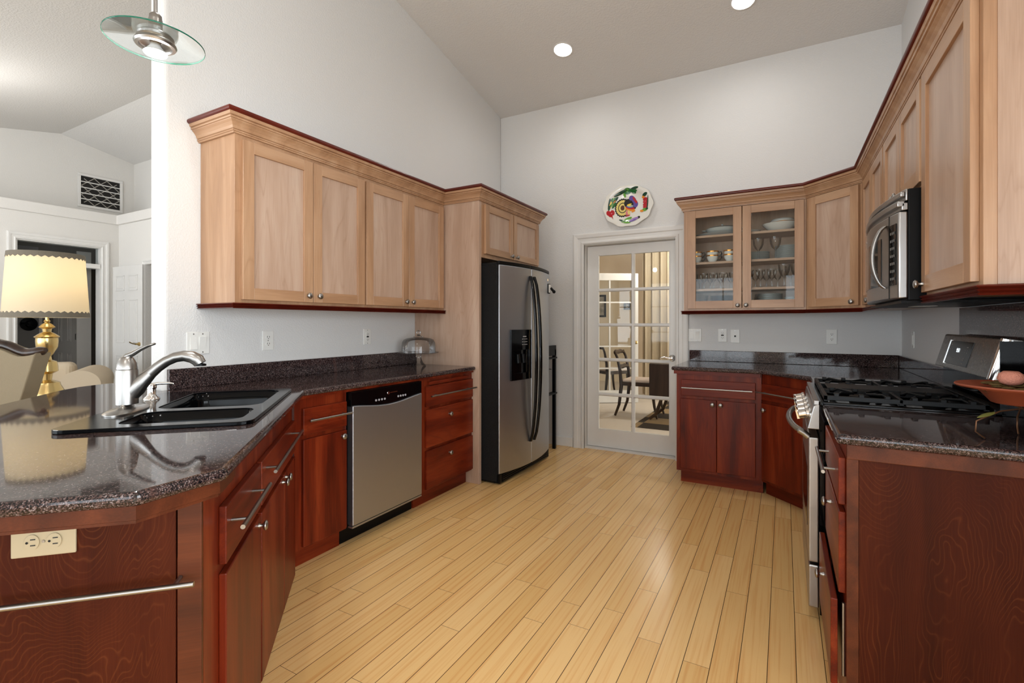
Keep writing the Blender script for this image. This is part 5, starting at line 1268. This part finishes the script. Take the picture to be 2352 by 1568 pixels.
# dining chairs
def dining_chair(loc, rz, label, group):
    c = ob('dining_chair', loc, rz, label, 'chair', group)
    m = MB(); m.box(-0.22, 0.22, -0.22, 0.22, 0.41, 0.455); m.build('seat_frame', M_DWOOD, c, bevel=0.01)
    m = MB(); m.box(-0.20, 0.21, -0.20, 0.20, 0.455, 0.495); m.build('seat_pad', plain('pale_seat', srgb(206, 190, 180), 0.8), c, bevel=0.018, seg=3)
    for y in (-0.20, 0.20):
        m = MB(); m.tube([(-0.30, y, 0.0), (-0.245, y, 0.15), (-0.215, y, 0.40), (-0.23, y, 0.60), (-0.27, y, 0.78), (-0.31, y, 0.865)], [0.016, 0.020, 0.026, 0.022, 0.018, 0.016], 8); m.build('leg', M_DWOOD, c, smooth=60)
        m = MB(); m.tube([(0.20, y, 0.42), (0.205, y, 0.30), (0.225, y, 0.15), (0.26, y, 0.0)], [0.026, 0.022, 0.018, 0.014], 8); m.build('leg', M_DWOOD, c, smooth=60)
    m = MB()
    for z, x in ((0.84, -0.300), (0.64, -0.238)):
        m.tube([(x, -0.20, z), (x - 0.02, -0.1, z + 0.015), (x - 0.022, 0, z + 0.005), (x - 0.02, 0.1, z + 0.015), (x, 0.20, z)], [0.02, 0.03, 0.03, 0.03, 0.02], 8)
    m.build('backrest', M_DWOOD, c, smooth=60)
    return c
dining_chair((-1.70, 6.66, 0.0045), 0, 'dark dining chair seen side-on beside the drop-leaf table', 'dining chairs')
p_ = at_t(1402, 742, 8.25); dining_chair((p_.x, p_.y, 0.0), 55, 'dark dining chair behind the open glass door leaf', 'dining chairs')
p_ = at_t(1462, 742, 8.0)
tb_ = ob('drop_leaf_table', (-0.98, 6.30, 0.0045), 0, 'dark drop-leaf table on the patterned rug in the dining room', 'table')
part(tb_, 'table_top', M_DWOOD, (-0.52, 0.70, 0.0, 0.62, 0.712, 0.735), bevel=0.006); part(tb_, 'drop_leaf', M_DWOOD, (-0.52, 0.70, -0.022, -0.002, 0.315, 0.728), bevel=0.004); part(tb_, 'apron', M_DWOOD, (-0.42, 0.60, 0.06, 0.56, 0.60, 0.712))
for x in (-0.40, 0.56):
    for y in (0.09, 0.52):
        m = MB(); s = -1 if x < 0 else 1
        m.tube([(x, y, 0.62), (x - 0.03 * s, y, 0.45), (x + 0.0 * s, y, 0.25), (x + 0.06 * s, y, 0.08), (x + 0.14 * s, y, 0.012)], [0.03, 0.028, 0.022, 0.020, 0.02], 8); m.build('leg', M_DWOOD, tb_, smooth=60)
def wall_picture(px0, px1, py0, py1, label):
    a = at(px0, py0, y=10.19); b = at(px1, py1, y=10.19); o = ob('picture_frame', (a.x, 10.199, b.z), 0, label, 'picture')
    w, h = b.x - a.x, a.z - b.z
    part(o, 'frame', M_BLACKM, (0, w, -0.025, -0.001, 0, 0.04), (0, w, -0.025, -0.001, h - 0.04, h), (0, 0.04, -0.025, -0.001, 0.04, h - 0.04), (w - 0.04, w, -0.025, -0.001, 0.04, h - 0.04))
    part(o, 'print', plain('engraving', srgb(150, 142, 128), 0.5, noise=0.5), (0.04, w - 0.04, -0.012, -0.001, 0.04, h - 0.04))
wall_picture(1352, 1392, 678, 728, 'black-framed engraving on the dining room wall')
wall_picture(1433, 1448, 694, 711, 'tiny dark frame on the dining room wall')
